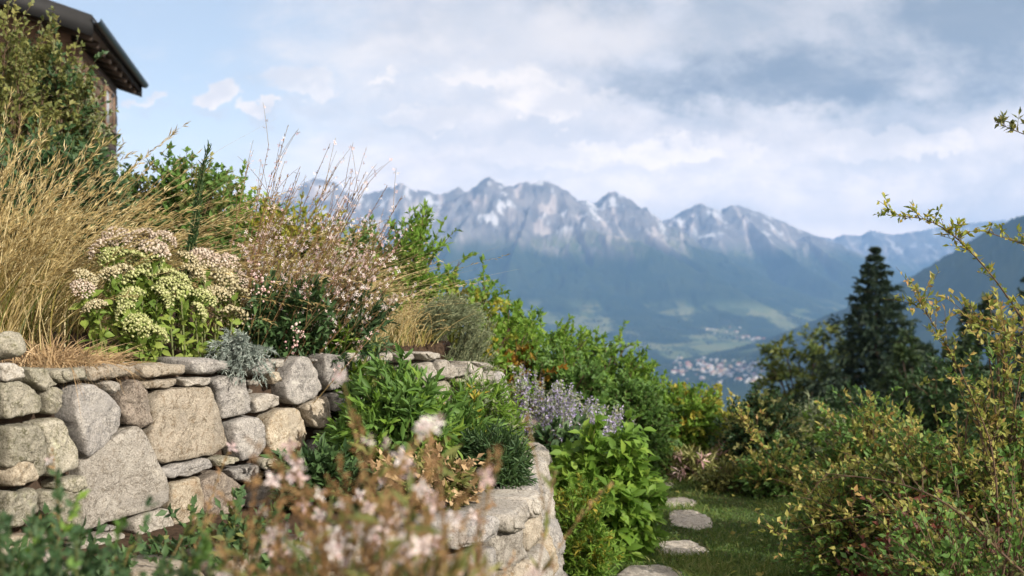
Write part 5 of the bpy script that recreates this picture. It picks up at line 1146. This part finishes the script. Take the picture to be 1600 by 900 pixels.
# ------------------------------------------------------------------ foreground: blurred flowers and foliage
def front_gaura(label, x, y, tips, seed, nflow):
    rng = np.random.default_rng(seed); z = gz(x, y); base = np.array([x, y, z]); t = thing('gaura_plant', label, 'flower', base, 'gaura plants in the foreground'); stems = []
    for tip in tips:
        b0 = base + np.concatenate([rng.normal(0, .05, 2), [0]]); mid = (b0 + tip) / 2 + np.array([rng.normal(0, .05), rng.normal(0, .05), .10]); st = bez(b0[None], mid[None], tip[None], 14); stems.append(st[0])
        sub = twigs_of(rng, st, 4, .16, .5, 0, .3, 6, 0, .35); b = Bag(); tubes(b, st, np.linspace(.0024, .0011, 14)[None], 4, rng.random(1)); tubes(b, sub, np.linspace(.0013, .0007, 6)[None].repeat(len(sub), 0), 3, rng.random(len(sub)))
        P, A = along(rng, st, 26, .5, 1, .6); P2, A2 = along(rng, sub, 28, .15, 1, .6); P = np.concatenate([P, P2]); A = np.concatenate([A, A2]); s = b.put(t, 'flower_stem', M['gaura_stem'])
        b = Bag(); leaves(b, rng, P, A, rng.uniform(.007, .015, len(P)), rng.uniform(.0025, .0042, len(P))); b.put(s, 'bract_foliage', M['bronze'])
        P, A = along(rng, st, 30, .05, .5, .6); b = Bag(); leaves(b, rng, P, A, rng.uniform(.03, .06, len(P)), rng.uniform(.007, .012, len(P))); b.put(s, 'foliage', M['l_olive'])
        stems += list(sub.repeat(2, 1)[:, ::1][:, :12])
    allp = [s[rng.integers(int(len(s) * .55), len(s))] for s in (stems[i] for i in rng.integers(0, len(stems), nflow))]
    for p in allp:
        N = unit(rng.normal(0, .6, 3) + np.array([.3, -.7, .35])); A = unit(np.cross(N, rng.normal(0, 1, 3))); S = np.cross(N, A); r = rng.uniform(.010, .0165); pos = p + N * .01
        b = Bag(); V, Fs = inst(FLOWER[0], FLOWER[1], pos[None], A[None], S[None], N[None], np.array([r]), np.array([r])); b.add(V, Fs, np.repeat(rng.random(1), 13))
        tp = pos[None] + N * .004; leaves(b, rng, np.repeat(tp, 6, 0), unit(N + rng.normal(0, .5, (6, 3))), np.full(6, r * .8), np.full(6, .0012), LEAF2, np.full(6, .1)); b.put(t, 'flower', M['petal'])
def front_tips(rng, n, d, poly):
    out = []; q = np.array(poly, float)
    while len(out) < n:
        p = rng.uniform(q.min(0), q.max(0))
        if in_poly(p[None], q)[0]: out.append(Wp(p[0], p[1], d + rng.normal(0, .10)))
    return out
fr = np.random.default_rng(400)
AREA = [(350, 870), (400, 800), (520, 755), (640, 745), (740, 800), (790, 900), (760, 990), (330, 990)]
front_gaura('blurred gaura full of white flowers before the low green wall plants', -.26, 1.35, front_tips(fr, 26, 1.58, AREA), 401, 98)
front_gaura('blurred gaura with the palest flower haze along the lower picture edge', -.30, 1.25, front_tips(fr, 28, 1.42, [(360, 900), (430, 850), (620, 820), (720, 870), (760, 980), (350, 980)]), 405, 95)
front_gaura('blurred gaura whose flowers stand before the tan stonecrop', -.16, 1.4, front_tips(fr, 22, 1.62, [(480, 800), (560, 755), (660, 740), (760, 800), (740, 930), (480, 930)]), 406, 96)
front_gaura('blurred gaura leaning to the curved wall, nearest of the flowers', -.08, 1.15, front_tips(fr, 24, 1.30, [(520, 850), (640, 790), (770, 860), (800, 980), (480, 980)]), 402, 98)
front_gaura('blurred gaura with few flowers in front of the cream wall stones', -.36, 1.5, front_tips(fr, 14, 1.75, [(330, 880), (380, 800), (440, 770), (500, 800), (480, 970), (330, 970)]), 403, 60)
front_gaura('single blurred gaura stem carrying white flowers up against the lush plant', -.1, 1.6, [Wp(575, 690, 1.9), Wp(690, 715, 1.85), Wp(765, 760, 1.8), Wp(868, 735, 1.9)], 404, 4)
px_shrub('leafy_perennial', 'blurred dark foliage at the lower left corner', 'plant', 70, 775, 1.75, 480, 410, 'l_dark', leaf=(.020, .009), nst=90, ntw=12, nlf=11, tw=.11, low=.3, stem_r=.003, twigmat='stem', accent=('l_bright', .15, .5, 1.3))
px_shrub('leafy_perennial', 'blurred green foliage in front of the cream wall stones', 'plant', 260, 830, 1.7, 340, 411, 'l_dark', leaf=(.019, .009), nst=80, ntw=12, nlf=11, tw=.11, low=.3, stem_r=.003, twigmat='stem', accent=('l_green', .3, .4, 1.3))
px_shrub('leafy_perennial', 'low dark ground cover along the foot of the tan wall stones', 'plant', 330, 800, 3.45, 330, 413, 'l_deep', leaf=(.035, .018), nst=80, ntw=10, nlf=9, tw=.11, low=0, stem_r=.003, twigmat='stem', ry=.22, accent=('l_olive', .25, .3, 1.3))
px_shrub('leafy_perennial', 'low green ground cover under the grey and mossy wall stones', 'plant', 110, 812, 3.05, 300, 414, 'l_deep', leaf=(.035, .018), nst=46, ntw=9, nlf=9, tw=.10, low=0, stem_r=.003, twigmat='stem', ry=.16)
front_gaura('blurred gaura sprig with pinkish flowers at the foot of the big wall', -1.0, 2.0, [Wp(100, 815, 2.1), Wp(290, 830, 2.1), Wp(200, 860, 2.0), Wp(330, 800, 2.1)], 412, 10)

# ------------------------------------------------------------------ lawn
def lawn():
    rng = np.random.default_rng(500); n = 150000
    y = 4.2 + 8.5 * rng.random(n) ** 1.5; x = .0 + rng.random(n) * (y * .48); keep = (UWX.sd(x, y) < .05) & ((LW.sd(x, y) < -.12)); x, y = x[keep], y[keep]
    px = 800 + x / y * F; py = 450 + 1.5 / y * F
    bare = np.zeros(len(x), bool)
    for poly in ([(1018, 852), (1040, 844), (1080, 842), (1105, 848), (1116, 858), (1100, 868), (1060, 875), (1032, 870)], [(1036, 812), (1046, 803), (1085, 804), (1110, 814), (1112, 823), (1085, 829), (1050, 826)], [(1030, 782), (1042, 774), (1070, 777), (1089, 785), (1075, 793), (1042, 793)], [(965, 905), (985, 893), (1035, 889), (1070, 898), (1080, 912), (1040, 925), (985, 922)]):
        bare |= in_poly(np.stack([px, py], 1), np.array(poly).mean(0) + (np.array(poly) - np.array(poly).mean(0)) * .86)
    patch = fbm(x * 1.6, y * 1.6, 3); x, y, patch = x[~bare], y[~bare], patch[~bare]; n = len(x)
    P = np.stack([x, y, ground(x, y) - .004], 1); D = np.stack([rng.normal(0, .5, n), rng.normal(0, .5, n), np.ones(n)], 1); b = Bag()
    blades(b, rng, P, D, rng.uniform(.025, .075, n) * (1 + .6 * patch), rng.uniform(.003, .006, n), rng.uniform(.1, .6, n), 3, np.clip(.4 + .35 * patch + rng.normal(0, .22, n), 0, 1))
    k = 26000; i = rng.integers(0, n, k); i = i[patch[i] > .05]; Q = P[i] + np.concatenate([rng.normal(0, .02, (len(i), 2)), np.zeros((len(i), 1))], 1)
    blades(b, rng, Q, D[i] * np.array([1.5, 1.5, 1]), rng.uniform(.06, .15, len(i)), rng.uniform(.003, .006, len(i)), rng.uniform(.3, .9, len(i)), 4, np.clip(rng.normal(.6, .3, len(i)), 0, 1))
    k = 9000; i = rng.integers(0, n, k); leaves(b, rng, P[i] + np.array([0, 0, .02]), rng.normal(0, 1, (k, 3)) * np.array([1, 1, .35]), rng.uniform(.012, .03, k), rng.uniform(.01, .022, k), LEAF2, np.clip(rng.normal(.35, .2, k), 0, 1))
    V, Fs, T = b.get(); o = link('grass', mesh_np('grass', V, Fs, M['lawn'], T)); prop(o, 'short garden lawn around the stepping stones', 'grass', None, 'stuff')
    b = Bag(); k = 420; i = rng.integers(0, n, k); leaves(b, rng, P[i] + np.array([0, 0, .035]), rng.normal(0, 1, (k, 3)) * np.array([1, 1, .2]), rng.uniform(.02, .045, k), rng.uniform(.012, .025, k), LEAF6)
    V, Fs, T = b.get(); o = link('fallen_leaves', mesh_np('fallen_leaves', V, Fs, M['l_tips'], T)); prop(o, 'yellow and brown fallen leaves scattered over the lawn', 'leaves', None, 'stuff')
lawn()
